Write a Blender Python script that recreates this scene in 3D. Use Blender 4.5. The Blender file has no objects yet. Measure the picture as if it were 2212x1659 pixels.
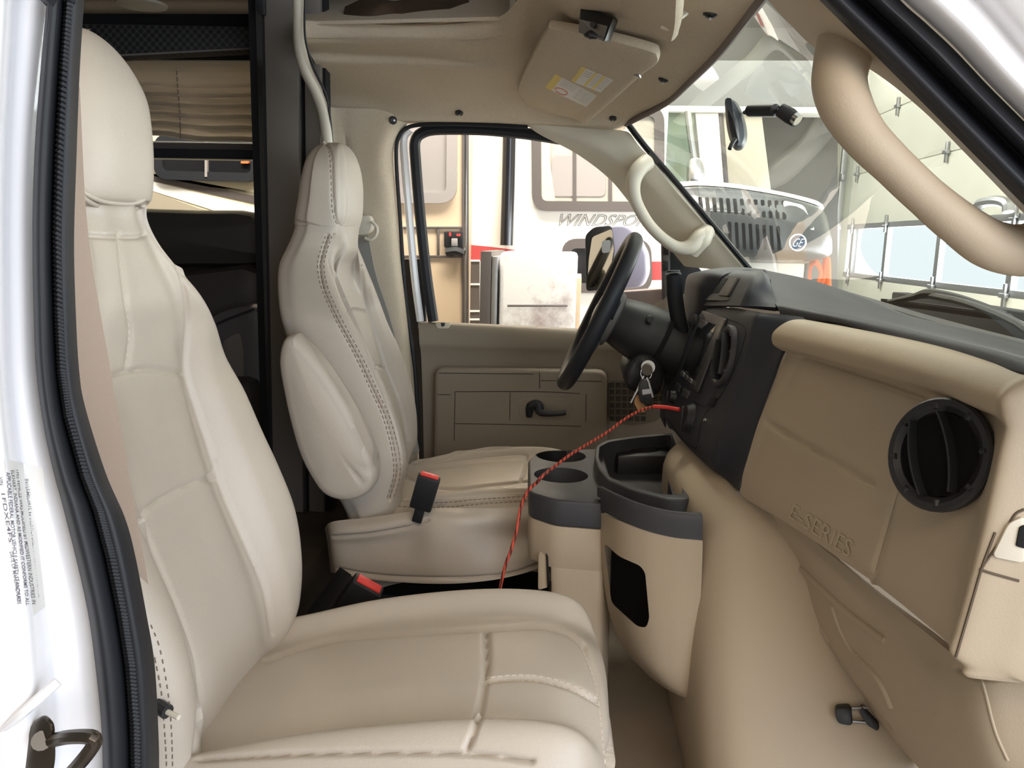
import bpy, bmesh, math, random
from mathutils import Vector, Matrix
from mathutils.bvhtree import BVHTree
random.seed(4)
C = bpy.context.scene.collection
scene = bpy.context.scene
PI = math.pi
# ------------------------------------------------------------------ camera
W, H, F = 2212., 1659., 1750.
psi, th, ro = math.radians(4.5), math.radians(10.0), math.radians(1.4)
fw = Vector((-math.sin(psi)*math.cos(th), math.cos(psi)*math.cos(th), -math.sin(th)))
r0 = fw.cross(Vector((0, 0, 1))).normalized(); u0 = r0.cross(fw)
RR = r0*math.cos(ro)+u0*math.sin(ro); UU = u0*math.cos(ro)-r0*math.sin(ro)
CAM = Vector((0, 0, 1.0))
cd = bpy.data.cameras.new('camera'); cam = bpy.data.objects.new('camera', cd); C.objects.link(cam)
cd.sensor_fit = 'HORIZONTAL'; cd.sensor_width = 36; cd.lens = 36*F/W; cd.clip_start = .02; cd.clip_end = 200
cam.matrix_world = Matrix(((RR.x, UU.x, -fw.x, CAM.x), (RR.y, UU.y, -fw.y, CAM.y), (RR.z, UU.z, -fw.z, CAM.z), (0, 0, 0, 1)))
scene.camera = cam
# ------------------------------------------------------------------ world, lamps, exposure
scene.view_settings.view_transform = 'Standard'; scene.view_settings.look = 'None'
scene.view_settings.exposure = 0.0; scene.view_settings.gamma = 1.0
wd = bpy.data.worlds.new('world'); scene.world = wd; wd.use_nodes = True
wd.node_tree.nodes['Background'].inputs[0].default_value = (.90, .95, 1.0, 1)
wd.node_tree.nodes['Background'].inputs[1].default_value = 1.45
def area(name, loc, target, sx, sy, power, col):
    l = bpy.data.lights.new(name, 'AREA'); l.shape = 'RECTANGLE'; l.size = sx; l.size_y = sy; l.energy = power; l.color = col
    o = bpy.data.objects.new(name, l); C.objects.link(o); o.location = loc
    o.rotation_euler = (Vector(target)-Vector(loc)).to_track_quat('-Z', 'Y').to_euler(); return o
area('overhead_fill', (-.7, 3.25, 3.3), (-.5, 4.3, .9), 3.2, .5, 330, (1, .93, .82))  # unseen light over the gap, added to make the cream motorhome glare
area('overhead_fill', (1.2, 4.4, 3.55), (1.6, 6.2, 1.2), 2.5, 1.5, 95, (1, .97, .90))  # added light, no fixture: brightens the motorhome front beyond the windshield
area('overhead_fill', (0.6, -2.2, 3.5), (.1, .4, .6), 3, 1.2, 82, (1, .77, .53))
area('overhead_fill', (-2.6, 3.7, 3.3), (-2.6, 4.6, .9), 2, .5, 34, (1, .94, .82))  # added light, out of view, for the striped motorhome side
# daylight coming through the open bay door ahead and to the right
area('bay_daylight', (2.8, -1.9, 1.3), (-.4, 1.4, .9), 4.2, 2.6, 165, (.78, .87, 1))
area('rear_fill', (-1.2, -5.6, 1.3), (.3, 1.3, .9), 6, 2.8, 28, (1, .88, .72))  # unseen fill added behind the camera to lift dash and headliner
area('window_daylight', (2.9, 4.7, .985), (-1, 4.7, 1.02), 8.0, .48, 200, (.97, .98, 1))
area('overhead_fill', (.6, 7.8, 3.4), (2.85, 6.3, 1.0), 2, 2, 200, (1, .98, .92))  # extra fill aimed at the inside of the garage door, no lamp there
# ------------------------------------------------------------------ pixel -> point in the place
def ray(px, py):
    return fw+RR*((px-W/2)/F)-UU*((py-H/2)/F)
def P(px, py, Y): d = ray(px, py); return CAM+d*(Y/d.y)
def PX(px, py, X): d = ray(px, py); return CAM+d*(X/d.x)
def PZ(px, py, Z): d = ray(px, py); return CAM+d*((Z-CAM.z)/d.z)
def proj(p):
    v = p-CAM; z = v.dot(fw)
    if z < 1e-4: return (-9999., -9999.)
    return (W/2+F*v.dot(RR)/z, H/2-F*v.dot(UU)/z)
def PL(px, py, o, n): d = ray(px, py); return CAM+d*((o-CAM).dot(n)/d.dot(n))
# ------------------------------------------------------------------ materials
def mat(name, col, rough=.6, metal=0, bump=0, bscale=300, spec=.5, var=0, vscale=4, coat=0, emit=None, estr=1, kind='noise'):
    m = bpy.data.materials.new(name); m.use_nodes = True; nt = m.node_tree; b = nt.nodes['Principled BSDF']
    b.inputs['Base Color'].default_value = (*col, 1); b.inputs['Roughness'].default_value = rough; b.inputs['Metallic'].default_value = metal
    b.inputs['Specular IOR Level'].default_value = spec; b.inputs['Coat Weight'].default_value = coat
    if emit: b.inputs['Emission Color'].default_value = (*emit, 1); b.inputs['Emission Strength'].default_value = estr
    tc = nt.nodes.new('ShaderNodeTexCoord')
    if bump:
        if kind == 'voronoi': t = nt.nodes.new('ShaderNodeTexVoronoi'); out = t.outputs['Distance']
        else: t = nt.nodes.new('ShaderNodeTexNoise'); t.inputs['Detail'].default_value = 3; out = t.outputs['Fac']
        t.inputs['Scale'].default_value = bscale; nt.links.new(tc.outputs['Object'], t.inputs['Vector'])
        bp = nt.nodes.new('ShaderNodeBump'); bp.inputs['Strength'].default_value = bump; bp.inputs['Distance'].default_value = .002
        nt.links.new(out, bp.inputs['Height']); nt.links.new(bp.outputs[0], b.inputs['Normal'])
    if var:
        n = nt.nodes.new('ShaderNodeTexNoise'); n.inputs['Scale'].default_value = vscale; n.inputs['Detail'].default_value = 4
        nt.links.new(tc.outputs['Object'], n.inputs['Vector'])
        r = nt.nodes.new('ShaderNodeValToRGB'); r.color_ramp.elements[0].position = .3; r.color_ramp.elements[1].position = .7
        r.color_ramp.elements[0].color = (*[c*(1-var) for c in col], 1); r.color_ramp.elements[1].color = (*[min(1, c*(1+var)) for c in col], 1)
        nt.links.new(n.outputs['Fac'], r.inputs[0]); nt.links.new(r.outputs[0], b.inputs['Base Color'])
    return m
M = {}
M['leather'] = mat('leather', (.48, .42, .35), .42, bump=.12, bscale=420, kind='voronoi', var=.03, vscale=9)
M['seam'] = mat('seam thread', (.20, .15, .11), .8)
M['thread'] = mat('light thread', (.62, .55, .45), .7)
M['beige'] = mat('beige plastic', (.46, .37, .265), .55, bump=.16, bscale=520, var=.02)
M['beige_shade'] = mat('shaded beige plastic', (.29, .245, .19), .55, bump=.16, bscale=520)  # same beige as the dash, darkened to put the door's shade into colour
M['trim'] = mat('pillar trim', (.68, .62, .51), .5, bump=.08, bscale=600)
M['fabric'] = mat('headliner', (.64, .545, .42), .95, bump=.5, bscale=700, var=.05, vscale=160, spec=.2)
M['pad'] = mat('dark dash', (.024, .026, .036), .6, bump=.2, bscale=600)
M['pad2'] = mat('dark console', (.045, .045, .05), .5, bump=.12, bscale=600)
M['black'] = mat('black plastic', (.018, .018, .02), .45)
M['gloss'] = mat('gloss black', (.012, .012, .014), .15)
M['rubber'] = mat('black rubber', (.018, .019, .023), .5, spec=.3)
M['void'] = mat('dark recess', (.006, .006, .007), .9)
M['white'] = mat('white paint', (.86, .85, .87), .25, coat=.5)
M['webtan'] = mat('seat belt webbing', (.33, .255, .20), .85, bump=.5, bscale=900)
M['webgrey'] = mat('grey webbing', (.42, .40, .36), .85, bump=.5, bscale=900)
M['red'] = mat('red plastic', (.75, .06, .05), .4)
M['screen'] = mat('screen glass', (.02, .022, .026), .08)
M['bezel'] = mat('screen bezel', (.13, .12, .12), .35, metal=.4)
M['chrome'] = mat('metal', (.75, .75, .76), .22, metal=1)
M['steel'] = mat('dull metal', (.45, .45, .46), .4, metal=1)
M['bronze'] = mat('dark zinc', (.10, .085, .07), .3, metal=.9)
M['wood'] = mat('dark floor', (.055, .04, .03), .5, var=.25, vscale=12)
M['carpet'] = mat('cab carpet', (.25, .20, .145), 1, bump=1, bscale=400)
M['panel'] = mat('partition laminate', (.17, .15, .13), .5, var=.04, vscale=3)
M['darkseat'] = mat('dark sofa leather', (.035, .03, .027), .5)
M['chairleather'] = mat('charcoal leather', (.07, .065, .065), .4)
M['shade'] = mat('shade cloth', (.40, .36, .30), .8)
M['rvtan'] = mat('tan fibreglass', (.68, .52, .36), .45)
M['rvwhite'] = mat('cream fibreglass', (.88, .85, .80), .35)
M['rvdark'] = mat('brown frame', (.10, .085, .08), .4)
M['rvgrey'] = mat('grey tint', (.30, .27, .26), .35)
M['rvred'] = mat('red stripe', (.50, .07, .07), .4)
M['ceilpaint'] = mat('garage ceiling', (.62, .62, .60), .9)
M['doorpaint'] = mat('garage door', (.78, .76, .66), .6, var=.04, vscale=2)
M['concrete'] = mat('concrete', (.45, .42, .38), .85, var=.1)
M['orange'] = mat('orange strap', (.85, .16, .04), .6)
M['paper'] = mat('label paper', (.78, .76, .72), .6)
M['yellow'] = mat('label yellow', (.75, .58, .12), .6)
M['ink'] = mat('label ink', (.12, .11, .14), .7)
def glassmat(name, tint=(1, 1, 1), gl=.09, rough=.0):
    m = bpy.data.materials.new(name); m.use_nodes = True; nt = m.node_tree; nt.nodes.clear()
    o = nt.nodes.new('ShaderNodeOutputMaterial'); t = nt.nodes.new('ShaderNodeBsdfTransparent'); g = nt.nodes.new('ShaderNodeBsdfGlossy')
    g.inputs['Roughness'].default_value = rough; t.inputs[0].default_value = (*tint, 1)
    mx = nt.nodes.new('ShaderNodeMixShader'); f = nt.nodes.new('ShaderNodeLayerWeight'); f.inputs['Blend'].default_value = gl
    mm = nt.nodes.new('ShaderNodeMath'); mm.operation = 'MULTIPLY'; mm.inputs[1].default_value = .3; nt.links.new(f.outputs['Fresnel'], mm.inputs[0]); nt.links.new(mm.outputs[0], mx.inputs[0]); nt.links.new(t.outputs[0], mx.inputs[1]); nt.links.new(g.outputs[0], mx.inputs[2])
    nt.links.new(mx.outputs[0], o.inputs[0]); return m
M['glass'] = glassmat('windshield glass', (.86, .93, .90), .22)
M['glass2'] = glassmat('door glass', (.96, .98, .97), .08)
# ------------------------------------------------------------------ object helpers
def link(name, me, m, parent=None, origin=None, smooth=True, sharp=35):
    if m: me.materials.append(m)
    o = bpy.data.objects.new(name, me); C.objects.link(o)
    if parent is not None:
        par = parent; off = Vector(par.location)
        if par.parent is not None: off = off+Vector(par.parent.location)
        me.transform(Matrix.Translation(-off)); o.parent = par
    else:
        if origin is None:
            xs = [v.co for v in me.vertices]
            origin = Vector((sum(v.x for v in xs)/len(xs), sum(v.y for v in xs)/len(xs), min(v.z for v in xs)))
        me.transform(Matrix.Translation(-Vector(origin))); o.location = origin
    if smooth:
        for p in me.polygons: p.use_smooth = True
        if m is not None and m.name in ('leather', 'beige plastic'): sharp = 70
        try: me.set_sharp_from_angle(angle=math.radians(sharp))
        except Exception: pass
    me.update(); return o
def bmo(name, bm, m, parent=None, smooth=True, sharp=35, fix=True):
    if fix: bmesh.ops.recalc_face_normals(bm, faces=bm.faces)
    me = bpy.data.meshes.new(name); bm.to_mesh(me); bm.free(); return link(name, me, m, parent, None, smooth, sharp)
def tag(o, label=None, cat=None, group=None, kind=None):
    if label: o['label'] = label
    if cat: o['category'] = cat
    if group: o['group'] = group
    if kind: o['kind'] = kind
    return o
def thing(name, label, cat, loc, group=None):
    o = bpy.data.objects.new(name, None); C.objects.link(o); o.location = loc; o.empty_display_size = .05
    return tag(o, label, cat, group)
def struct(o): o['kind'] = 'structure'; return o
def cr(p0, p1, p2, p3, t):
    return ((p1*2)+(p2-p0)*t+(p0*2-p1*5+p2*4-p3)*t*t+(p1*3-p0-p2*3+p3)*t*t*t)*.5
def crom(L, n, closed=False):
    out = []; k = len(L); L = [Vector(p) for p in L]
    for i in range(k if closed else k-1):
        if closed: a, b, c, d = L[(i-1) % k], L[i], L[(i+1) % k], L[(i+2) % k]
        else: a, b, c, d = (L[i-1] if i else L[0]*2-L[1]), L[i], L[i+1], (L[i+2] if i+2 < k else L[-1]*2-L[-2])
        for j in range(n): out.append(cr(a, b, c, d, j/n))
    if not closed: out.append(L[-1].copy())
    return out
def gridpts(rows, nu, nv, closed=False):
    R1 = [crom(r, nv, closed) for r in rows]
    cols = [crom([R1[i][j] for i in range(len(R1))], nu) for j in range(len(R1[0]))]
    return [[cols[j][i] for j in range(len(cols))] for i in range(len(cols[0]))]
def gridbm(G, closed=False, cap0=False, cap1=False):
    bm = bmesh.new(); V = [[bm.verts.new(p) for p in r] for r in G]; n = len(G[0])
    for i in range(len(G)-1):
        for j in range(n if closed else n-1):
            k = (j+1) % n; bm.faces.new((V[i][j], V[i][k], V[i+1][k], V[i+1][j]))
    for flag, r in ((cap0, V[0]), (cap1, V[-1])):
        if flag:
            c = sum((v.co for v in r), Vector())/n; cv = bm.verts.new(c)
            for j in range(n): bm.faces.new((r[j], r[(j+1) % n], cv))
    return bm
def groove(bm, lines, w=4., depth=.006, sided=True):
    """press narrow seams into a surface; each line is a polyline of points given by where they show"""
    bmesh.ops.recalc_face_normals(bm, faces=bm.faces); bm.normal_update()
    segs = []
    for L in lines:
        L = [Vector((p[0], p[1], 0)) for p in L]
        if len(L) > 2: L = crom(L, 6)
        segs += [(L[i].xy, L[i+1].xy) for i in range(len(L)-1)]
    for v in bm.verts:
        x, y = proj(v.co)
        if x < -500 or x > 2700 or y < -500 or y > 2200: continue
        d = (v.co-CAM).normalized()
        if sided and v.normal.dot(d) > .1: continue
        q = Vector((x, y)); best = 1e9
        for a, b in segs:
            if abs(a.x-x) > 300 and abs(b.x-x) > 300: continue
            ab = b-a; t = max(0, min(1, (q-a).dot(ab)/max(1e-6, ab.length_squared))); e = (a+ab*t-q).length
            if e < best: best = e
        if best < 3*w:
            n = v.normal if v.normal.dot(d) < 0 else -v.normal
            v.co -= n*depth*math.exp(-(best/w)**2)
def tubebm(path, r, seg=8, n=1, bm=None, closed=False, caps=True, flat=1., up=None):
    if bm is None: bm = bmesh.new()
    L = crom(path, n, closed) if n > 1 else [Vector(p) for p in path]
    if not isinstance(r, (list, tuple)): rs = [r]*len(L)
    elif len(r) == len(L): rs = r
    else: rs = [r[min(len(r)-1, int(i/(len(L)-1)*(len(r)-1)))]*(1-((i/(len(L)-1)*(len(r)-1)) % 1))+r[min(len(r)-1, int(i/(len(L)-1)*(len(r)-1))+1)]*((i/(len(L)-1)*(len(r)-1)) % 1) for i in range(len(L))]
    k = len(L); prev = Vector(up) if up is not None else None; rings = []
    for i in range(k):
        if closed: t = L[(i+1) % k]-L[i-1]
        else: t = L[min(i+1, k-1)]-L[max(i-1, 0)]
        t.normalize()
        if prev is None: prev = t.orthogonal()
        a = prev-t*prev.dot(t)
        if a.length < 1e-5: a = t.orthogonal()
        a.normalize(); b = t.cross(a)
        if up is None: prev = a
        rings.append([bm.verts.new(L[i]+(a*math.cos(2*PI*s/seg)*flat+b*math.sin(2*PI*s/seg))*rs[i]) for s in range(seg)])
    for i in range(k if closed else k-1):
        A, B = rings[i], rings[(i+1) % k]
        for s in range(seg): bm.faces.new((A[s], A[(s+1) % seg], B[(s+1) % seg], B[s]))
    if caps and not closed: bm.faces.new(rings[0]); bm.faces.new(rings[-1])
    return bm
def tube(name, path, r, m, parent=None, seg=8, n=1, **k): return bmo(name, tubebm(path, r, seg, n, **k), m, parent)
def ribbonbm(path, width, thick, side, n=6, bm=None, closed=False):
    """flat strap along path; side(i,t)->vector across"""
    if bm is None: bm = bmesh.new()
    L = crom(path, n, closed); rings = []; k = len(L)
    for i, p in enumerate(L):
        t = (L[(i+1) % k if closed else min(i+1, k-1)]-L[i-1 if (closed or i) else 0]).normalized()
        s = Vector(side); s = (s-t*s.dot(t)).normalized(); u = t.cross(s)
        w_ = width(i/(k-1)) if callable(width) else width
        rings.append([bm.verts.new(p+s*a*w_/2+u*b*thick/2) for a, b in ((-1, -1), (1, -1), (1, 1), (-1, 1))])
    for i in range(k if closed else k-1):
        for s in range(4): bm.faces.new((rings[i][s], rings[i][(s+1) % 4], rings[(i+1) % k][(s+1) % 4], rings[(i+1) % k][s]))
    if not closed: bm.faces.new(rings[0]); bm.faces.new(rings[-1])
    return bm
def slabbm(poly, ext, bev=.003, seg=2, bm=None, taper=1.):
    own = bm is None
    b2 = bmesh.new(); A = [b2.verts.new(Vector(p)) for p in poly]; ext = Vector(ext)
    c = sum((Vector(p) for p in poly), Vector())/len(poly)
    B = [b2.verts.new(c+(Vector(p)-c)*taper+ext) for p in poly]; n = len(poly)
    b2.faces.new(A); b2.faces.new(B)
    for i in range(n): b2.faces.new((A[i], A[(i+1) % n], B[(i+1) % n], B[i]))
    bmesh.ops.recalc_face_normals(b2, faces=b2.faces)
    if bev:
        es = [e for e in b2.edges if len(e.link_faces) == 2 and e.calc_face_angle(0) > .6]
        try: bmesh.ops.bevel(b2, geom=es, offset=bev, segments=seg, affect='EDGES', profile=.5, clamp_overlap=True)
        except Exception: pass
    if own: return b2
    me = bpy.data.meshes.new('t'); b2.to_mesh(me); b2.free(); bm.from_mesh(me); bpy.data.meshes.remove(me); return bm
def slab(name, poly, ext, m, parent=None, bev=.003, seg=2, **k): return bmo(name, slabbm(poly, ext, bev, seg, **k), m, parent)
def boxbm(c, s, bev=.004, rot=None, bm=None):
    c = Vector(c); hx, hy, hz = s[0]/2, s[1]/2, s[2]/2; R = rot if rot is not None else Matrix.Identity(3)
    return slabbm([c+R@Vector(p) for p in ((-hx, -hy, -hz), (hx, -hy, -hz), (hx, hy, -hz), (-hx, hy, -hz))], R@Vector((0, 0, 2*hz)), bev, bm=bm)
def box(name, c, s, m, parent=None, bev=.004, rot=None): return bmo(name, boxbm(c, s, bev, rot), m, parent)
def rounded(poly, r=.02, n=4):
    out = []; k = len(poly); poly = [Vector(p) for p in poly]
    for i in range(k):
        a, b, c = poly[i-1], poly[i], poly[(i+1) % k]
        d1 = (a-b); d2 = (c-b); rr = min(r, d1.length*.45, d2.length*.45); p = b+d1.normalized()*rr; q = b+d2.normalized()*rr
        for j in range(n+1): t = j/n; out.append(p*(1-t)**2+b*2*t*(1-t)+q*t*t)
    return out
def pillowbm(outline, depthvec, n=8, puff=.35, sub=4):
    """soft closed pad: outline (planar loop of points) grown along depthvec with round edges"""
    L = crom(outline, sub, True); c = sum(L, Vector())/len(L); D = Vector(depthvec); Dn = D.normalized(); k = len(L)
    nrm = []
    for i in range(k):
        t = (L[(i+1) % k]-L[i-1]).normalized(); m_ = t.cross(Dn)
        if m_.dot(c-L[i]) < 0: m_ = -m_
        nrm.append(m_)
    rows = []; r = D.length*puff
    for j in range(n+1):
        a = PI*j/n; rows.append([L[i]+nrm[i]*(r*(1-math.sin(a)**.6))+D*(.5-.5*math.cos(a)) for i in range(k)])
    def fill(row, sgn):
        out = []
        for s in (.86, .66, .40, .15): out.append([c+(row[i]-D*0-c)*s+(D.normalized()*sgn*D.length*.10*(1-s)) if False else (row_c(row)+(row[i]-row_c(row))*s+Dn*sgn*D.length*.14*(1-s*s)) for i in range(k)])
        return out
    def row_c(row): return sum(row, Vector())/k
    G = list(reversed(fill(rows[0], -1)))+rows+fill(rows[-1], 1)
    return gridbm(G, True, True, True)
def bvh(o): 
    dg = None; me = o.data; off = o.matrix_basis.translation.copy(); p = o.parent
    while p is not None: off += p.matrix_basis.translation; p = p.parent
    return BVHTree.FromPolygons([v.co+off for v in me.vertices], [tuple(p.vertices) for p in me.polygons])
def hit(T, px, py, off=.0):
    d = ray(px, py).normalized(); r = T.ray_cast(CAM, d)
    return (r[0]-d*off) if r[0] is not None else None
def drapeline(T, pts, step=4, off=.0004):
    L = crom([Vector((p[0], p[1], 0)) for p in pts], 8) if len(pts) > 2 else [Vector((*p, 0)) for p in pts]
    out = []
    for i in range(len(L)-1):
        n = max(1, int((L[i+1]-L[i]).length/step))
        for j in range(n):
            q = L[i].lerp(L[i+1], j/n); h = hit(T, q.x, q.y, off)
            if h is not None: out.append(h)
    return out
def stitches(name, T, lines, m, parent, r=.0008, dash=.007, gap=.003, off=.0003):
    for pts in lines: stitchrow(name, T, [pts], m, parent, r, dash, gap, off)
def stitchrow(name, T, lines, m, parent, r=.0008, dash=.007, gap=.003, off=.0003):
    bm = bmesh.new()
    for pts in lines:
        L = drapeline(T, pts, 2.0, off)
        if len(L) < 2: continue
        acc = 0; cur = [L[0]]; on = True
        for i in range(1, len(L)):
            s = (L[i]-L[i-1]).length
            if s > .03: cur = [L[i]]; acc = 0; continue
            acc += s
            if on: cur.append(L[i])
            if acc > (dash if on else gap):
                if on and len(cur) > 1: tubebm(cur[::max(1, len(cur)//3)] if len(cur) > 3 else cur, r, 4, bm=bm)
                on = not on; acc = 0; cur = [L[i]]
    return bmo(name, bm, m, parent)
def patch(name, T, corners, m, parent, off=.0006, nu=6, nv=6):
    """thin sticker lying on a surface: corners TL,TR,BR,BL"""
    a, b, c, d = [Vector((*p, 0)) for p in corners]; bm = bmesh.new(); V = []; last = None
    for i in range(nv+1):
        row = []
        for j in range(nu+1):
            q = a.lerp(b, j/nu).lerp(d.lerp(c, j/nu), i/nv); h = hit(T, q.x, q.y, off)
            if h is None: h = last
            last = h; row.append(bm.verts.new(h))
        V.append(row)
    for i in range(nv):
        for j in range(nu): bm.faces.new((V[i][j], V[i][j+1], V[i+1][j+1], V[i+1][j]))
    return bmo(name, bm, m, parent, fix=False)
def textmesh(txt, shear=0., outline=0., bold=0.):
    cu = bpy.data.curves.new('t', 'FONT'); cu.body = txt; cu.shear = shear; cu.offset = bold; cu.resolution_u = 3
    if outline: cu.fill_mode = 'NONE'; cu.bevel_depth = outline; cu.bevel_resolution = 0
    o = bpy.data.objects.new('t', cu); C.objects.link(o); dg = bpy.context.evaluated_depsgraph_get(); dg.update()
    me = bpy.data.meshes.new_from_object(o.evaluated_get(dg)); bpy.data.objects.remove(o)
    xs = [v.co.x for v in me.vertices]; ys = [v.co.y for v in me.vertices]
    x0, x1, y0, y1 = min(xs), max(xs), min(ys), max(ys)
    for v in me.vertices: v.co = Vector(((v.co.x-x0)/(x1-x0), (v.co.y-y0)/(y1-y0), v.co.z))
    return me
def text_on(name, txt, fn, m, parent, depth=0., **k):
    """fn(u,v) -> point; writing lies on that surface"""
    me = textmesh(txt, **k)
    for v in me.vertices: v.co = fn(v.co.x, v.co.y)
    return link(name, me, m, parent, None, False)
def quadfn(corners, T=None, plane=None, off=.0008):
    """corners BL,BR,TR,TL in picture coordinates, placed on a surface or plane"""
    a, b, c, d = [Vector((*p, 0)) for p in corners]; st = [None]
    if plane is not None:
        A, B, Cc, D = [PL(q.x, q.y, *plane) for q in (a, b, c, d)]; n = (B-A).cross(D-A).normalized()
        if n.dot(CAM-A) < 0: n = -n
        return lambda u, v: A.lerp(B, u).lerp(D.lerp(Cc, u), v)+n*off
    def f(u, v):
        q = a.lerp(b, u).lerp(d.lerp(c, u), v); h = hit(T, q.x, q.y, off)
        if h is None: h = st[0]
        st[0] = h; return h
    return f
def interp(pairs):
    S = sorted(pairs)
    def f(z):
        if z <= S[0][0]: return S[0][1]
        for i in range(len(S)-1):
            if z <= S[i+1][0]:
                t = (z-S[i][0])/(S[i+1][0]-S[i][0]); return S[i][1]*(1-t)+S[i+1][1]*t
        return S[-1][1]
    return f
def zx(pixels, Yf):
    out = []
    for p in pixels:
        z = .7
        for _ in range(8): q = P(p[0], p[1], Yf(z) if callable(Yf) else Yf); z = q.z
        out.append((q.z, q.x))
    return interp(out)

# ================================================================== SEATS
def seat_cushion(name, root, Yc, hw, zadd, Xs, lines, m=None, w=4, sq=.05, depth=.005, xmin=-9):
    prof = [(-.60, .285), (-.50, .305), (-.36, .345), (-.22, .372), (-.10, .385), (-.01, .383), (.035, .362), (.055, .32), (.055, .25), (.04, .17)]
    cols = [(-1.0, -.17), (-1.02, -.08), (-.955, -.024), (-.80, .016), (-.60, -.010), (-.3, .002), (0, .005), (.3, .002), (.60, -.010), (.80, .016), (.955, -.024), (1.02, -.08), (1.0, -.17)]
    rows = []
    for X, z in prof:
        r = []
        for a, dz in cols:
            f = max(0, (X+.25)/.3) if X > -.25 else 0
            zz = min(z+dz, z+dz) if X < .05 else z+dz*.35
            r.append(Vector((max(xmin+.02*abs(X), X+Xs-f*sq*abs(a)**4), Yc+a*hw*(1-.05*f), max(.10, zz+zadd))))
        rows.append(r)
    G = gridpts(rows, 26, 20); bm = gridbm(G); groove(bm, lines, w, depth)
    return bmo(name, bm, m or M['leather'], root)
def seat_back(root, zs, Yc, fn, lines, w=4, depth=.005, nm='backrest', nu=20, nv=14):
    rows = [[Vector((x, y, z)) for x, y in fn(z)] for z in zs]
    G = gridpts(rows, nu, nv, True); bm = gridbm(G, True, True, True); groove(bm, lines, w, depth)
    return bmo(nm, bm, M['leather'], root)
def sm(a, b, x): t = max(0, min(1, (x-a)/(b-a))); return t*t*(3-2*t)
# ---- passenger seat (near)
ps = thing('passenger_seat', 'nearest seat, pale tan leather captain seat beside the black door seal, big rounded headrest', 'seat', (-.3, 1.125, .1), 'cab seats')
Yc = 1.13
nsi = zx([(385, 572), (400, 630), (405, 695), (402, 810), (425, 890), (448, 960), (482, 1065), (530, 1175), (570, 1270), (588, 1370), (588, 1440)], 1.26)
nso = zx([(235, 800), (304, 1126), (332, 1190), (367, 1270), (399, 1355), (421, 1438), (432, 1520)], 1.0)
def nhw(z): return .25-(.25-.105)*sm(.80, 1.02, z)-.02*sm(.4, .25, z)
nci = zx([(325, 440), (324, 495), (340, 513), (367, 557), (395, 584), (425, 615), (468, 695), (494, 774), (548, 868), (584, 962), (628, 1049), (649, 1122), (658, 1200), (655, 1280), (640, 1330), (600, 1368), (560, 1420)], lambda z: Yc+nhw(z)-.02)
nco = zx([(345, 1350), (378, 1450), (385, 1530), (380, 1659)], .92)
def nfn(z):
    h = nhw(z); k = h/.25; si, ci = nsi(z), nci(z); so = nso(z) if z < .8 else nsi(z)+.005
    so = so*(1-sm(.75, .95, z))+nsi(z)*sm(.75, .95, z); co = min(so+.035, ci) if z > .5 else nco(z)+.012
    ci = ci-.004; m_ = (si+so)/2-.006; T = .12; b = m_-T
    ys = .13*min(1, k+.08); e = max(0, 1-(1.02-z)/.16) if z > .86 else 0
    si2 = si*(1-e)+(ci-.004)*e; so2 = so*(1-e)+(ci-.004)*e; m2 = m_*(1-e)+(ci+.002)*e; co2 = co*(1-e)+(ci-.006)*e
    return [(m2, Yc), (m2+.002, Yc+ys*.6), (si2-.006*(1-e), Yc+ys), ((si2+ci)/2+.012*(1-e), Yc+(ys+h-.02)/2), (ci, Yc+h-.022), (ci-.045, Yc+h+.004), (b+.03, Yc+h), (b, Yc+h-.035), (b-.01, Yc),
            (b, Yc-h+.035), (b+.03, Yc-h), (co2-.04, Yc-h-.004), (co2, Yc-h+.022), ((so2+co2)/2+.012*(1-e), Yc-(ys+h-.02)/2), (so2-.006*(1-e), Yc-ys), (m2+.002, Yc-ys*.6)]
L_in = [(385, 572), (400, 630), (405, 695), (400, 800), (425, 890), (448, 960), (482, 1065), (530, 1175), (570, 1270), (588, 1370)]
nb = seat_back(ps, [.27, .32, .38, .45, .52, .59, .66, .73, .79, .85, .90, .95, .985, 1.02, 1.05, 1.09], Yc, nfn,
    [L_in, [(304, 1126), (332, 1190), (367, 1270), (399, 1355), (421, 1438), (432, 1520), (418, 1659)],
     [(230, 815), (270, 803), (330, 798), (400, 810)], [(304, 1124), (320, 1095), (370, 1065), (430, 1037), (466, 1038)], [(466, 1000), (460, 1020), (435, 1036)], [(180, 508), (240, 512), (295, 512), (312, 507)], [(257, 505), (272, 640), (283, 720), (273, 803)]], 5, .0048)
T = bvh(nb)
stitches('stitching', T, [[(252, 505), (268, 640), (279, 720), (270, 803)]], M['thread'], nb, .001, .006, .004)
stitches('side_stitching', T, [[(326, 1350), (345, 1400), (362, 1490), (370, 1570), (373, 1659)], [(334, 1420), (349, 1500), (357, 1600), (360, 1659)]], M['seam'], nb, .0009, .006, .004)
def headrest(root, Yc, Xb, prof, name='headrest', m=None, lines=(), w=4, top=None, nyc=None, depth=.005):
    rows = []
    for z, h, xf, xr in prof:
        y0 = Yc
        rows.append([Vector((x, y0+y, z)) for x, y in ((xf, 0), (xf-.004, h*.55), (xf-.022, h*.86), (xf-.055, h*1.0), (xr+.03, h), (xr, h*.7), (xr-.006, 0), (xr, -h*.7), (xr+.03, -h), (xf-.055, -h), (xf-.022, -h*.86), (xf-.004, -h*.55))])
    G = gridpts(rows, 10, 8, True); bm = gridbm(G, True, True, True); groove(bm, lines, w, depth)
    return bmo(name, bm, m or M['leather'], root)
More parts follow.
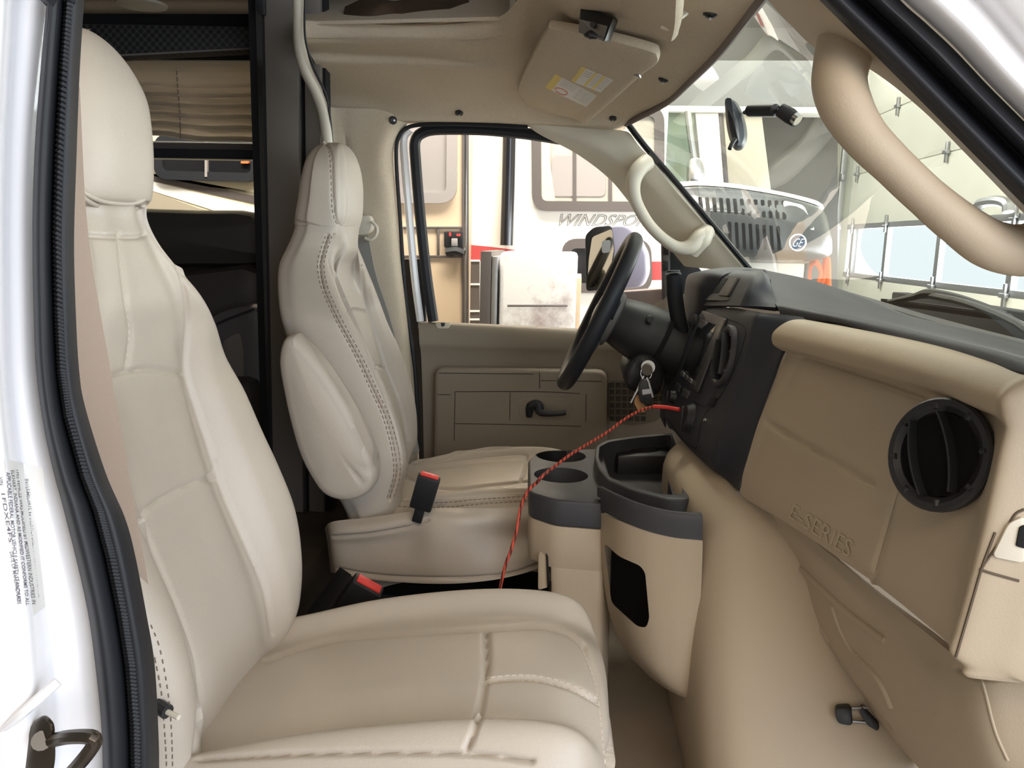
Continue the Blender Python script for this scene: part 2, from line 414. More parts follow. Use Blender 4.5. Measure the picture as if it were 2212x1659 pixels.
hr = headrest(ps, 1.115, 0, [(1.035, .098, -.655, -.735), (1.040, .106, -.640, -.745), (1.052, .109, -.630, -.75), (1.10, .107, -.624, -.76), (1.15, .106, -.624, -.76), (1.19, .102, -.628, -.76), (1.225, .085, -.640, -.755), (1.25, .063, -.655, -.745), (1.266, .036, -.672, -.73), (1.272, .010, -.69, -.71)],
    lines=[[(160, 395), (190, 425), (230, 443), (280, 450), (318, 438)]], w=3, depth=.003)
T2 = bvh(hr)
bm = bmesh.new()
for dy, rr_ in ((10, .0035), (22, .004)):
    L = drapeline(T2, [(165, 388+dy), (185, 408+dy), (225, 425+dy), (280, 430+dy), (314, 420+dy)], 5, .001)
    L = [p for i, p in enumerate(L) if p.y < 1.26]
    L = [L[i] for i in range(len(L)) if i == 0 or (L[i]-L[i-1]).length < .03]
    if len(L) > 3: tubebm(L, rr_, 6, bm=bm)
bmo('piping', bm, M['leather'], hr)
nc = seat_cushion('cushion', ps, Yc, .255, 0, .013,
    [[(575, 1425), (680, 1390), (760, 1376), (900, 1365), (1050, 1357), (1170, 1352), (1230, 1368), (1262, 1395)], [(1050, 1357), (1052, 1420), (1048, 1470), (1030, 1560), (1005, 1628)], [(1048, 1470), (1110, 1464), (1170, 1467), (1240, 1487), (1300, 1520)],
     [(430, 1640), (700, 1627), (1005, 1628), (1150, 1645)], [(1262, 1395), (1285, 1450), (1302, 1520), (1312, 1600), (1318, 1659)]], w=5, depth=.008)
T = bvh(nc)
stitches('cushion_stitching', T, [[(1050, 1464), (1110, 1458), (1170, 1461), (1240, 1481), (1298, 1513)], [(1055, 1476), (1110, 1470), (1170, 1474), (1240, 1494), (1300, 1528)], [(1256, 1400), (1277, 1450), (1293, 1520), (1302, 1600), (1308, 1659)]], M['thread'], nc, .0011, .006, .003)
box('seat_base', (-.27, Yc, .07), (.46, .42, .14), M['black'], ps, .02)
tube('recline_lever', [P(335, 1520, .885), P(362, 1538, .875)], .009, M['black'], ps, 10)
tube('lever_pin', [P(358, 1536, .876), P(386, 1550, .868)], .0035, M['trim'], ps, 8)
# ---- driver seat (far)
dsr = thing('driver_seat', 'farther seat, tan leather captain seat behind the steering wheel with a folded-up armrest', 'seat', (-.3, 2.02, .1), 'cab seats')
Yd = 2.02
def dyn(z): return 1.775+.125*sm(.80, 1.0, z)
def dyf(z): return 2.265-.125*sm(.80, 1.0, z)
dB = zx([(672, 306), (658, 328), (650, 364), (640, 445), (626, 510), (608, 545), (596, 575), (593, 619), (602, 695), (618, 754), (631, 825), (653, 922), (680, 998), (707, 1047), (734, 1101), (753, 1128)], dyn)
dF = zx([(706, 318), (714, 345), (718, 390), (719, 430), (717, 480), (713, 508), (702, 543), (696, 575), (705, 624), (734, 689), (778, 771), (810, 841), (837, 901), (856, 971), (860, 1026), (845, 1080), (830, 1112)], dyn)
dns = zx([(732, 318), (740, 345), (745, 390), (745, 430), (738, 480), (724, 508), (712, 560), (728, 610), (740, 640), (753, 670), (789, 749), (827, 841), (856, 930), (868, 1000), (862, 1060)], lambda z: dyn(z)+.10)
dfs = zx([(745, 330), (757, 369), (760, 429), (757, 480), (757, 508), (783, 575), (791, 651), (816, 738), (832, 792), (865, 874), (880, 950), (880, 985)], lambda z: dyf(z)-.10)
dfc = zx([(740, 318), (755, 337), (769, 369), (771, 429), (765, 485), (762, 508), (778, 545), (794, 575), (832, 673), (875, 765), (897, 836), (906, 901), (902, 971), (881, 992)], dyf)
def dfn(z):
    a, b = dyn(z), dyf(z); xb, xf, ns, fs, fc = dB(z), dF(z), dns(z), dfs(z), dfc(z)
    m_ = (ns+fs)/2-.015; e = sm(.9, 1.02, z)
    cf = max(xf, ns)+.012*(1-e); q = (b-a-.49)*.3
    return [(m_*(1-e)+(xf+.05)*e, Yd), (m_*(1-e)+(xf+.045)*e, Yd-.07), (ns-.004, a+.105+q*.2), ((cf+ns)/2+.008, a+.06), (cf, a+.03), (xf-.006, a+.004), ((xf+xb)/2, a-.006), (xb+.03, a), (xb, a+.02), (xb-.01, a+.08), (xb-.01, Yd),
            (xb, b-.05), (xb+.03, b), ((fc+xb)/2, b+.004), (fc-.03, b), (fc, b-.03), ((fc+fs)/2+.004, b-.065), (fs-.004, b-.105), (m_*(1-e)+(xf+.045)*e, Yd+.07)]
def head19(z):
    zc = min(z, 1.14); a, b = dyn(zc), dyf(zc); xb, xf, fc = dB(zc), dF(zc), dfc(zc); xm = (xf+fc)/2+.028
    return [(xm, Yd), (xm-.002, Yd-.04), (xm-.006, Yd-.07), (xf+.018, a+.035), (xf+.012, a+.018), (xf, a+.003), ((xf+xb)/2, a-.005), (xb+.03, a), (xb, a+.02), (xb-.006, a+.07), (xb-.008, Yd), (xb, b-.05), (xb+.03, b), ((fc+xb)/2, b+.003),
            (fc-.03, b), (fc, b-.018), (fc+.012, b-.035), (xm-.006, Yd+.07), (xm-.002, Yd+.04)]
body19 = dfn
def dfn(z):
    t = sm(.90, 1.0, z); return [(p[0]*(1-t)+q[0]*t, p[1]*(1-t)+q[1]*t) for p, q in zip(body19(z), head19(z))]
db = seat_back(dsr, [.315, .36, .42, .48, .55, .62, .69, .76, .82, .88, .93, .97, 1.005, 1.03], Yd, dfn,
    [[(722, 508), (712, 560), (728, 610), (753, 670), (789, 749), (827, 841), (856, 930), (868, 1000)], [(783, 575), (791, 651), (816, 738), (832, 792), (865, 874), (880, 950)],
     [(750, 672), (768, 668), (791, 673)], [(808, 796), (820, 792), (833, 795)],
     [(709, 508), (698, 543), (692, 575), (701, 624), (730, 689), (774, 771), (806, 841), (833, 901), (852, 971), (856, 1026), (842, 1080)]], 2.6, .006)
T = bvh(db)
off = lambda L, d: [(x+d, y) for x, y in L]
E1 = [(713, 510), (702, 543), (696, 575), (705, 624), (734, 689), (778, 771), (810, 841), (837, 901), (856, 971), (860, 1026), (845, 1080)]
stitches('side_stitching', T, [off(E1, 4), off(E1, -4), off(E1, -10)], M['seam'], db, .0011, .007, .004)
hzs = [1.025, 1.05, 1.085, 1.12, 1.15, 1.175, 1.195, 1.21, 1.220, 1.225]
def hfn(z):
    k = math.sqrt(max(.02, 1-((z-1.10)/.127)**2.6)) if z > 1.10 else 1; cx = -.605; g = .004 if z > 1.03 else 0
    return [(cx+(x-cx)*(k*.9+.1)+g*(1 if x > cx else -1), Yd+(y-Yd)*(k*1.03)) for x, y in head19(z)]
rows = [[Vector((x, y, z)) for x, y in hfn(z)] for z in hzs]
bm = gridbm(gridpts(rows, 12, 10, True), True, True, True)
hx = [(684, 303), (705, 312), (716, 340), (719, 390), (720, 430), (724, 465), (737, 492), (762, 492)]
groove(bm, [hx, [(640, 478), (680, 488), (715, 508), (740, 513), (760, 508)]], 2.5, .005)
dh = bmo('headrest', bm, M['leather'], dsr); T2 = bvh(dh)
stitches('headrest_stitching', T2, [[(p[0]-4, p[1]) for p in hx]], M['seam'], dh, .0011, .007, .004)
ol = [(653, 716), (666, 720), (691, 744), (722, 782), (751, 825), (775, 865), (797, 905), (818, 955), (828, 995), (824, 1028), (806, 1052), (775, 1064), (742, 1062), (713, 1047), (690, 1015), (668, 972), (650, 915), (634, 845), (623, 775), (632, 728)]
bm = pillowbm([P(x, y, 1.735) for x, y in ol], (0, -.075, 0), 8, .30, 3)
groove(bm, [[(660, 722), (690, 765), (720, 812), (752, 862), (780, 925), (808, 985), (824, 1010)], [(770, 1030), (800, 1012), (822, 985)]], 3.2, .009)
ar = bmo('armrest', bm, M['leather'], dsr)
dcL = [[(850, 1078), (950, 1082), (1050, 1074), (1150, 1068)], [(850, 1090), (950, 1092), (1050, 1084), (1150, 1078)], [(870, 1030), (960, 1056), (1060, 1048), (1150, 1038)], [(890, 1002), (960, 996), (1060, 984), (1130, 981), (1137, 1000), (1125, 1038)], [(890, 998), (950, 990), (1010, 972), (1100, 968)]]
dc = seat_cushion('cushion', dsr, Yd, .25, .03, -.02, dcL, w=2.6, depth=.005, xmin=-.50)
T = bvh(dc)
stitches('cushion_stitching', T, [[(850, 1082), (950, 1086), (1050, 1078), (1150, 1072)], [(850, 1094), (950, 1096), (1050, 1088), (1150, 1082)]], M['seam'], dc, .0010, .006, .004)
rows = [[P(705, 1140, 1.80), P(722, 1128, 1.755), P(800, 1120, 1.745), P(880, 1108, 1.74), P(940, 1100, 1.74), P(1000, 1100, 1.74), P(1070, 1098, 1.74), P(1140, 1094, 1.74), P(1190, 1090, 1.74)],
        [P(708, 1155, 1.79), P(724, 1150, 1.735), P(800, 1143, 1.72), P(880, 1128, 1.72), P(940, 1118, 1.715), P(1000, 1122, 1.71), P(1070, 1126, 1.73), P(1140, 1120, 1.73), P(1190, 1115, 1.73)],
        [P(712, 1180, 1.79), P(727, 1175, 1.745), P(800, 1172, 1.735), P(880, 1165, 1.725), P(940, 1160, 1.70), P(1000, 1160, 1.705), P(1070, 1160, 1.735), P(1140, 1158, 1.745), P(1190, 1150, 1.74)],
        [P(716, 1215, 1.79), P(731, 1210, 1.745), P(800, 1218, 1.73), P(880, 1220, 1.71), P(940, 1220, 1.695), P(1000, 1222, 1.70), P(1070, 1218, 1.715), P(1140, 1205, 1.725), P(1190, 1190, 1.73)],
        [P(718, 1236, 1.79), P(735, 1238, 1.745), P(800, 1250, 1.73), P(880, 1257, 1.71), P(940, 1259, 1.70), P(1000, 1258, 1.70), P(1070, 1251, 1.71), P(1140, 1235, 1.72), P(1190, 1215, 1.73)]]
bm = gridbm(gridpts(rows, 12, 12)); groove(bm, [[(724, 1158), (800, 1152), (880, 1138), (925, 1124)], [(735, 1228), (800, 1240), (880, 1246), (1000, 1247), (1100, 1238), (1180, 1212)]], 3, .007, False)
bmesh.ops.solidify(bm, geom=bm.faces[:], thickness=.004)
bmo('skirt', bm, M['leather'], dsr)
box('seat_base', (-.27, Yd+.02, .07), (.46, .40, .14), M['black'], dsr, .02)
# ---- buckles and belts
def buckle(name, a, b, w, t, m, label, top, cat='buckle'):
    a, b = Vector(a), Vector(b); ax = (b-a).normalized(); sd = Vector((1, 0, 0)); sd = (sd-ax*sd.dot(ax)).normalized(); up = ax.cross(sd)
    r = thing(name, label, cat, a)
    R = Matrix((sd, up, ax)).transposed(); L = (b-a).length
    box('housing', (a+b)/2, (w, t, L), m, r, .005, R)
    box('release_button', b+ax*.001, (w*.8, t*.6, .006), top, r, .0015, R)
    box('stalk', a-ax*.012, (w*.45, .012, .05), m, r, .003, R)
    return r
buckle('seat_belt_buckle', P(908, 1098, 1.70), P(928, 1028, 1.68), .05, .022, M['black'], 'upright black seat belt buckle with a thin red top, leaning on the driver cushion', M['red'])
buckle('seat_belt_buckle', P(752, 1322, 1.52), P(797, 1262, 1.50), .066, .034, M['black'], 'black seat belt buckle with a bright red button, low between the two cab seats', M['red'])
# passenger seat belt: webbing coming down along the door seal
bm = ribbonbm([P(120, 180, .90), P(140, 500, .90), P(190, 800, .90), P(235, 1050, .895), P(278, 1290, .89), P(300, 1500, .88)], .052, .0015, (.5, .8, 0), 10)
tag(bmo('seat_belt', bm, M['webtan']), 'tan webbing seat belt running down the left edge beside the nearest seat', 'seat belt')
# driver belt with guide
db_ = thing('shoulder_belt', 'grey seat belt and cream pillar guide hanging beyond the farther seat headrest', 'seat belt', P(790, 520, 2.42))
bmo('webbing', ribbonbm([P(780, 512, 2.40), P(798, 600, 2.40), P(830, 700, 2.39), P(868, 860, 2.36), P(890, 980, 2.30)], .05, .0015, (1, -.3, 0), 6), M['webgrey'], db_)
slab('belt_guide', rounded([P(758, 466, 2.37), P(798, 464, 2.37), P(804, 485, 2.37), P(800, 500, 2.37), P(785, 508, 2.37), P(752, 508, 2.37)], .01), (0, .04, 0), M['trim'], db_, .004)
tube('guide_loop', [P(803, 478, 2.36), P(814, 492, 2.36), P(812, 508, 2.36), P(800, 518, 2.36), P(788, 514, 2.36)], .005, M['trim'], db_, 8, 4)
slab('height_track', rounded([P(762, 335, 2.425), P(778, 336, 2.425), P(784, 460, 2.42), P(766, 464, 2.42)], .008), (0, .01, 0), M['black'], db_, .002)
# ================================================================== CAB SHELL
def sheet(name, rows, m, parent=None, nu=6, nv=6, thick=.006, lines=(), w=3, depth=.004, label=None, fix=True):
    """a moulded panel through measured points with real thickness (grown away from the viewer)"""
    G = gridpts(rows, nu, nv); bm = gridbm(G); bm.verts.ensure_lookup_table()
    if lines: groove(bm, lines, w, depth, False)
    bm.normal_update(); s = sum(v.normal.dot(v.co-CAM) for v in bm.verts)
    if s > 0: bmesh.ops.reverse_faces(bm, faces=bm.faces)
    bm.normal_update(); vs = bm.verts[:]; fs = bm.faces[:]; nr, nc = len(G), len(G[0])
    cp = [bm.verts.new(v.co-v.normal*thick) for v in vs]
    id_ = {v: i for i, v in enumerate(vs)}
    for f in fs: bm.faces.new([cp[id_[v]] for v in reversed(f.verts)])
    ring = [j for j in range(nc)]+[i*nc+nc-1 for i in range(1, nr)]+[(nr-1)*nc+j for j in range(nc-2, -1, -1)]+[i*nc for i in range(nr-2, 0, -1)]
    for k in range(len(ring)):
        a, b = ring[k], ring[(k+1) % len(ring)]; bm.faces.new((vs[a], vs[b], cp[b], cp[a]))
    return bmo(name, bm, m, parent)
def PP(L): return [P(*p) for p in L]
hl_rows = [
 [(652, 45, 2.05), (760, 50, 2.05), (900, 55, 2.03), (1020, 48, 2.0), (1090, 30, 1.95), (1150, -40, 1.75), (1230, -60, 1.40), (1330, -60, 1.32), (1420, -60, 1.26), (1530, -60, 1.2), (1690, -60, 1.18)],
 [(655, 85, 2.07), (760, 88, 2.07), (900, 90, 2.05), (1020, 90, 2.03), (1105, 75, 1.98), (1165, 20, 1.87), (1240, 0, 1.55), (1340, 0, 1.45), (1430, 0, 1.38), (1520, 0, 1.32), (1640, 0, 1.27)],
 [(665, 110, 2.15), (760, 115, 2.15), (900, 120, 2.14), (1030, 130, 2.12), (1120, 118, 2.07), (1180, 80, 1.98), (1260, 60, 1.75), (1350, 50, 1.64), (1440, 50, 1.57), (1520, 55, 1.52), (1597, 55, 1.48)],
 [(680, 135, 2.17), (770, 140, 2.17), (900, 142, 2.16), (1040, 152, 2.15), (1130, 150, 2.13), (1200, 135, 2.07), (1270, 120, 1.9), (1350, 110, 1.83), (1430, 110, 1.77), (1490, 115, 1.73), (1545, 118, 1.70)],
 [(692, 170, 2.28), (780, 172, 2.28), (900, 175, 2.27), (1050, 182, 2.26), (1140, 180, 2.24), (1210, 175, 2.2), (1280, 165, 2.1), (1350, 160, 2.05), (1405, 165, 2.0), (1450, 172, 1.97), (1487, 175, 1.95)],
 [(700, 205, 2.4), (790, 205, 2.4), (900, 210, 2.38), (1050, 215, 2.36), (1150, 217, 2.34), (1220, 212, 2.31), (1280, 208, 2.27), (1340, 205, 2.22), (1380, 210, 2.2), (1412, 216, 2.17), (1438, 220, 2.15)],
 [(708, 235, 2.45), (800, 238, 2.45), (900, 245, 2.44), (1050, 250, 2.43), (1150, 252, 2.42), (1220, 250, 2.4), (1270, 248, 2.38), (1310, 248, 2.36), (1340, 248, 2.35), (1365, 250, 2.33), (1388, 251, 2.32)],
 [(712, 262, 2.47), (800, 265, 2.47), (900, 262, 2.46), (1050, 264, 2.46), (1150, 268, 2.45), (1220, 272, 2.44), (1260, 275, 2.43), (1290, 276, 2.42), (1315, 277, 2.41), (1335, 275, 2.4), (1352, 270, 2.4)],
 [(712, 268, 2.56), (800, 271, 2.56), (900, 268, 2.56), (1050, 270, 2.56), (1150, 276, 2.56), (1220, 282, 2.56), (1260, 284, 2.56), (1290, 284, 2.55), (1315, 285, 2.54), (1335, 284, 2.52), (1354, 278, 2.50)]]
hl = struct(sheet('ceiling', [PP(r) for r in hl_rows], M['fabric'], lines=[[(655, 86), (900, 88), (1020, 90), (1090, 80), (1130, 55)]], w=2.5, depth=.004, nu=8, nv=8, thick=.02))
struct(slab('ceiling_passenger_side', [P(1150, -52, 1.55), P(1420, -58, 1.27), P(1690, -58, 1.18), Vector((.14, .76, 1.33)), Vector((-.50, .76, 1.42)), Vector((-.50, 1.55, 1.58))], (0, 0, .03), M['fabric'], None, .002))
# bunk shelf above the cab: floor and back, roof, rear cab wall
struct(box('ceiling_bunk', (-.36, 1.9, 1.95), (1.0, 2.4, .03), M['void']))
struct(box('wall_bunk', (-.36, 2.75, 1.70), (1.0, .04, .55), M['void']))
struct(slab('trim_1', [P(650, 46, 2.06), P(1100, 34, 1.97), P(1135, -80, 1.78), P(1100, -80, 2.5), P(800, -40, 2.7), P(650, -20, 2.7)], (0, 0, -.01), M['fabric'], None, .002))
bm = gridbm(gridpts([PP([(745, 14, 2.2), (800, -8, 2.2), (850, 2, 2.2), (900, -6, 2.2), (960, 0, 2.2), (1010, -12, 2.2)]), PP([(742, 30, 2.14), (800, 18, 2.1), (835, 8, 2.12), (880, 30, 2.1), (940, 22, 2.13), (1020, 20, 2.13)]),
  PP([(740, 44, 2.12), (800, 42, 2.08), (850, 36, 2.1), (905, 43, 2.09), (955, 40, 2.11), (1050, 45, 2.1)])], 8, 8))
bmesh.ops.solidify(bm, geom=bm.faces[:], thickness=.006)
tag(bmo('blanket', bm, mat('brown cloth', (.13, .085, .05), .7)), 'crumpled dark brown cloth lying on the dark shelf over the farther seat', 'cloth')
# driver side body pillar
struct(sheet('wall_left', [PP([(700, 226, 2.40), (720, 232, 2.43), (780, 234, 2.44), (840, 237, 2.45), (868, 248, 2.46), (884, 262, 2.48)]),
  PP([(712, 330, 2.40), (735, 330, 2.42), (780, 330, 2.42), (820, 330, 2.42), (842, 325, 2.45), (852, 318, 2.49)]),
  PP([(700, 420, 2.40), (735, 420, 2.42), (785, 420, 2.42), (825, 420, 2.42), (846, 420, 2.44), (856, 420, 2.49)]),
  PP([(700, 560, 2.40), (740, 560, 2.42), (795, 560, 2.42), (838, 560, 2.42), (858, 560, 2.44), (868, 560, 2.49)]),
  PP([(700, 700, 2.40), (740, 700, 2.42), (805, 700, 2.42), (855, 700, 2.42), (874, 700, 2.44), (884, 700, 2.49)]),
  PP([(700, 850, 2.40), (740, 850, 2.42), (815, 850, 2.42), (868, 850, 2.42), (888, 850, 2.44), (897, 850, 2.49)]),
  PP([(700, 1050, 2.40), (740, 1050, 2.42), (830, 1050, 2.42), (880, 1050, 2.42), (900, 1050, 2.44), (908, 1050, 2.49)])], M['fabric'], thick=.02,
  lines=[[(733, 240), (745, 300), (752, 345)]], w=3, depth=.006))
struct(tube('trim_2', [P(645, -30, 2.05), P(646, 40, 2.05), P(648, 100, 2.06), P(660, 150, 2.08), P(684, 200, 2.12), P(700, 250, 2.15), P(708, 320, 2.17), P(712, 420, 2.2)], .0165, M['trim'], None, 12, 6, flat=.9))
struct(tube('trim_3', [P(660, -30, 2.03), P(658, 60, 2.03), P(664, 105, 2.04), P(680, 150, 2.07), P(704, 205, 2.12), P(714, 260, 2.15), P(719, 320, 2.17)], .003, M['black'], None, 6, 6))
# ------------------------------------------------------------ driver door
dw = M['black']
dr = thing('door_1', None, None, P(1070, 1000, 2.5)); dr['kind'] = 'structure'
rows = [PP([(903, 694, 2.53), (960, 696, 2.53), (1060, 700, 2.53), (1160, 705, 2.53), (1240, 709, 2.53), (1340, 714, 2.53), (1440, 640, 2.50), (1520, 640, 2.50)]),
        PP([(904, 700, 2.49), (960, 703, 2.49), (1060, 707, 2.49), (1160, 712, 2.49), (1240, 716, 2.49), (1340, 721, 2.49), (1440, 690, 2.48), (1520, 690, 2.48)]),
        PP([(906, 740, 2.47), (960, 742, 2.47), (1060, 745, 2.47), (1160, 748, 2.47), (1240, 750, 2.47), (1340, 752, 2.47), (1440, 752, 2.47), (1520, 752, 2.47)]),
        PP([(910, 775, 2.48), (960, 776, 2.48), (1060, 778, 2.48), (1160, 780, 2.48), (1240, 781, 2.48), (1340, 782, 2.48), (1440, 782, 2.48), (1520, 782, 2.48)]),
        PP([(914, 900, 2.48), (960, 900, 2.48), (1060, 900, 2.48), (1160, 900, 2.48), (1240, 900, 2.48), (1340, 900, 2.48), (1440, 900, 2.48), (1520, 900, 2.48)]),
        PP([(916, 1050, 2.48), (960, 1050, 2.48), (1060, 1050, 2.48), (1160, 1050, 2.48), (1240, 1050, 2.48), (1340, 1050, 2.48), (1440, 1050, 2.48), (1520, 1050, 2.48)]),
        PP([(916, 1300, 2.48), (960, 1300, 2.48), (1060, 1300, 2.48), (1160, 1300, 2.48), (1240, 1300, 2.48), (1340, 1300, 2.48), (1440, 1300, 2.48), (1520, 1300, 2.48)])]
dp = sheet('door_panel', rows, M['beige_shade'], dr, nu=5, nv=6, thick=.02)
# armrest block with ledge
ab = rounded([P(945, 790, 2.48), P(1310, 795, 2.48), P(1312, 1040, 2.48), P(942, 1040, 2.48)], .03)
slab('armrest_block', ab, (0, -.05, 0), M['beige_shade'], dr, .012, 3)
ablk = bpy.data.objects['armrest_block']; T = bvh(ablk)
def ons(T, pts): return [hit(T, *p) for p in pts]
def stick(name, T, pts, th_, m, parent, rnd=.004, bev=.001, bm=None, cut=0):
    Q = ons(T, pts); 
    if any(q is None for q in Q): print('MISS', name, pts, [q is None for q in Q]); return None
    c = sum(Q, Vector())/len(Q); n = (Q[1]-Q[0]).cross(Q[2]-Q[0]).normalized()
    if n.dot(CAM-c) < 0: n = -n
    Q = [q-n*(q-c).dot(n) for q in Q]
    if rnd: Q = rounded(Q, rnd)
    return slab(name, [q-n*.002 for q in Q], n*(th_+.002), m, parent, bev) if bm is None else slabbm([q-n*.002 for q in Q], n*(th_+.002), bev, bm=bm)
bm = bmesh.new()
for L in ([(983, 846), (1160, 846), (1266, 851)], [(983, 846), (981, 960)], [(1266, 851), (1265, 921)], [(983, 915), (1101, 917), (1265, 921)], [(1102, 848), (1101, 917)], [(944, 852), (983, 853)], [(1165, 795), (1166, 848)], [(1168, 822), (1308, 824)], [(948, 806), (1160, 808)]):
    Q = drapeline(T, L, 8, .0002)
    if len(Q) > 1: tubebm(Q, .0012, 4, bm=bm)
bmo('panel_gaps', bm, M['void'], dr)
stick('pull_recess', T, [(1117, 858), (1175, 856), (1238, 860), (1232, 905), (1125, 908)], .002, M['beige_shade'], dr, .02)
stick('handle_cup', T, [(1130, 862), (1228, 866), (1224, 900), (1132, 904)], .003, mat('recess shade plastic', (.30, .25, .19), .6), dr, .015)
tube('door_handle', [P(1143, 900, 2.425), P(1146, 878, 2.42), P(1162, 874, 2.415), P(1166, 888, 2.41), P(1176, 893, 2.405), P(1200, 894, 2.405), P(1222, 892, 2.41)], [.010, .014, .014, .014, .010, .0075, .007], M['black'], dr, 10, 4)
stick('grip_slot', T, [(1080, 793), (1160, 794), (1158, 803), (1082, 803)], .001, mat('slot plastic', (.2, .17, .13), .6), dr, .01) if hit(T, 1080, 798) else None
text_on('door_lettering', 'E-SERIES', quadfn([(992, 957), (1098, 957), (1100, 943), (995, 943)], T), mat('raised lettering', (.28, .235, .175), .5), dr)
slab('lock_plate', rounded([P(940, 698, 2.50), P(975, 699, 2.50), P(970, 711, 2.485), P(945, 711, 2.485)], .006), (0, -.004, .004), M['trim'], dr, .001)
tube('lock_knob', [P(957, 707, 2.49), P(957, 697, 2.49)], .006, M['black'], dr, 10)
sgl = slab('speaker_grille', rounded([P(1313, 822, 2.478), P(1440, 826, 2.478), P(1440, 880, 2.478), P(1420, 910, 2.478), P(1360, 918, 2.478), P(1313, 905, 2.478)], .02), (0, -.006, 0), mat('grille', (.16, .135, .10), .7), dr, .001)
bm = bmesh.new()
for i in range(9):
    for j in range(6):
        cx, cy = 1322+i*13.5, 832+j*14.5
        if (cy > 885 and cx > 1400) or cy > 908: continue
        for k in (-1, 0, 1):
            a, b = ((cx-5, cy+k*3.6), (cx+5, cy+k*3.6)) if (i+j) % 2 else ((cx+k*3.6, cy-5), (cx+k*3.6, cy+5))
            tubebm([P(*a, 2.471), P(*b, 2.471)], .0013, 4, bm=bm)
bmo('grille_slots', bm, M['void'], dr)
# door window frame, seal, painted jamb
wf = [(936, 694), (922, 600), (908, 470), (898, 350), (897, 305), (914, 286), (950, 279), (1040, 280), (1130, 288), (1210, 300)]
tube('frame_seal', [P(*p, 2.505) for p in wf], .018, M['rubber'], dr, 8, 5, flat=.9)
wj = [(908, 694), (896, 600), (884, 470), (874, 350), (872, 300), (885, 280)]
tube('painted_frame', [P(*p, 2.49) for p in wj], .012, M['white'], dr, 8, 5)
struct(tube('trim_4', [P(*p, 2.475) for p in [(905, 960), (896, 800), (876, 640), (864, 470), (856, 350), (860, 300), (884, 274), (950, 268), (1050, 270), (1140, 275)]], .006, M['rubber'], None, 8, 5))
struct(bmo('window_1', gridbm(gridpts([PP([(900, 280, 2.515), (1200, 290, 2.515), (1420, 420, 2.515), (1470, 500, 2.515)]), PP([(930, 700, 2.53), (1200, 712, 2.53), (1380, 716, 2.53), (1450, 716, 2.53)])], 1, 1)), M['glass2']))
slab('mirror_post', [P(1428, 470, 2.50), P(1446, 480, 2.50), P(1450, 700, 2.50), P(1432, 710, 2.50)], (0, .02, 0), M['rvdark'], dr, .002)
slab('mirror_sail', [P(1440, 500, 2.51), P(1520, 590, 2.51), P(1520, 720, 2.51), P(1445, 710, 2.51)], (0, .01, 0), M['rubber'], dr, .002)
for y_ in (537, 572): slab('hinge_tab', rounded([P(1432, y_-10, 2.495), P(1444, y_-8, 2.495), P(1444, y_+14, 2.495), P(1432, y_+12, 2.495)], .003), (0, -.004, 0), M['black'], dr, .001)
struct(slab('trim_15', [P(868, 560, 2.57), P(915, 560, 2.57), P(935, 1080, 2.57), P(885, 1080, 2.57)], (0, .02, 0), M['rubber'], None, .002))
# ------------------------------------------------------------ windshield pillar, driver side
struct(sheet('trim_5', [PP([(1130, 263, 2.475), (1150, 264, 2.46), (1240, 271, 2.45), (1300, 277, 2.44), (1350, 283, 2.41), (1362, 290, 2.40)]),
  PP([(1165, 290, 2.475), (1190, 292, 2.46), (1260, 300, 2.43), (1320, 310, 2.41), (1365, 318, 2.39), (1388, 325, 2.38)]),
  PP([(1245, 332, 2.475), (1265, 335, 2.46), (1320, 345, 2.42), (1365, 355, 2.40), (1405, 362, 2.38), (1424, 368, 2.37)]),
  PP([(1315, 385, 2.475), (1330, 388, 2.46), (1375, 395, 2.42), (1410, 402, 2.39), (1445, 410, 2.37), (1462, 415, 2.36)]),
  PP([(1362, 440, 2.475), (1378, 443, 2.46), (1420, 450, 2.42), (1455, 457, 2.39), (1492, 463, 2.37), (1508, 468, 2.36)]),
  PP([(1420, 505, 2.475), (1435, 507, 2.46), (1470, 512, 2.42), (1505, 517, 2.39), (1540, 520, 2.37), (1556, 523, 2.36)]),
  PP([(1478, 575, 2.475), (1490, 577, 2.46), (1525, 580, 2.42), (1560, 583, 2.39), (1595, 585, 2.37), (1612, 588, 2.36)])], M['trim'], thick=.012, nu=6, nv=5))
gh = thing('grab_handle', 'cream grab handle on the farther windshield pillar, above the steering wheel', 'grab handle', P(1430, 560, 2.40), 'pillar grab handles')
tube('grip', [P(1398, 350, 2.37), P(1380, 366, 2.345), P(1368, 395, 2.33), P(1374, 435, 2.325), P(1400, 482, 2.33), P(1432, 515, 2.335), P(1464, 535, 2.34), P(1492, 532, 2.345), P(1510, 512, 2.35), P(1532, 500, 2.37)], [.024, .023, .021, .017, .016, .016, .018, .022, .022, .022], M['trim'], gh, 14, 5)
slab('foot_cover', rounded([P(1383, 352, 2.348), P(1396, 346, 2.352), P(1407, 360, 2.35), P(1396, 372, 2.345)], .008), (-.001, -.006, 0), M['trim'], gh, .001)
ft = tube('foot', [P(1495, 548, 2.375), P(1515, 515, 2.36), P(1530, 495, 2.37)], [.018, .03, .022], M['trim'], gh, 12, 4)
struct(tube('trim_6', [P(1352, 262, 2.40), P(1395, 318, 2.385), P(1470, 405, 2.37), P(1555, 505, 2.36), P(1620, 582, 2.36)], .0085, M['gloss'], None, 8, 4))
struct(tube('trim_7', [P(1352, 268, 2.40), P(1372, 258, 2.33), P(1440, 222, 2.15), P(1490, 177, 1.95), P(1548, 120, 1.70), P(1600, 56, 1.48), P(1643, 0, 1.27), P(1692, -62, 1.18)], .008, mat('header edge', (.14, .11, .10), .6), None, 8, 4))
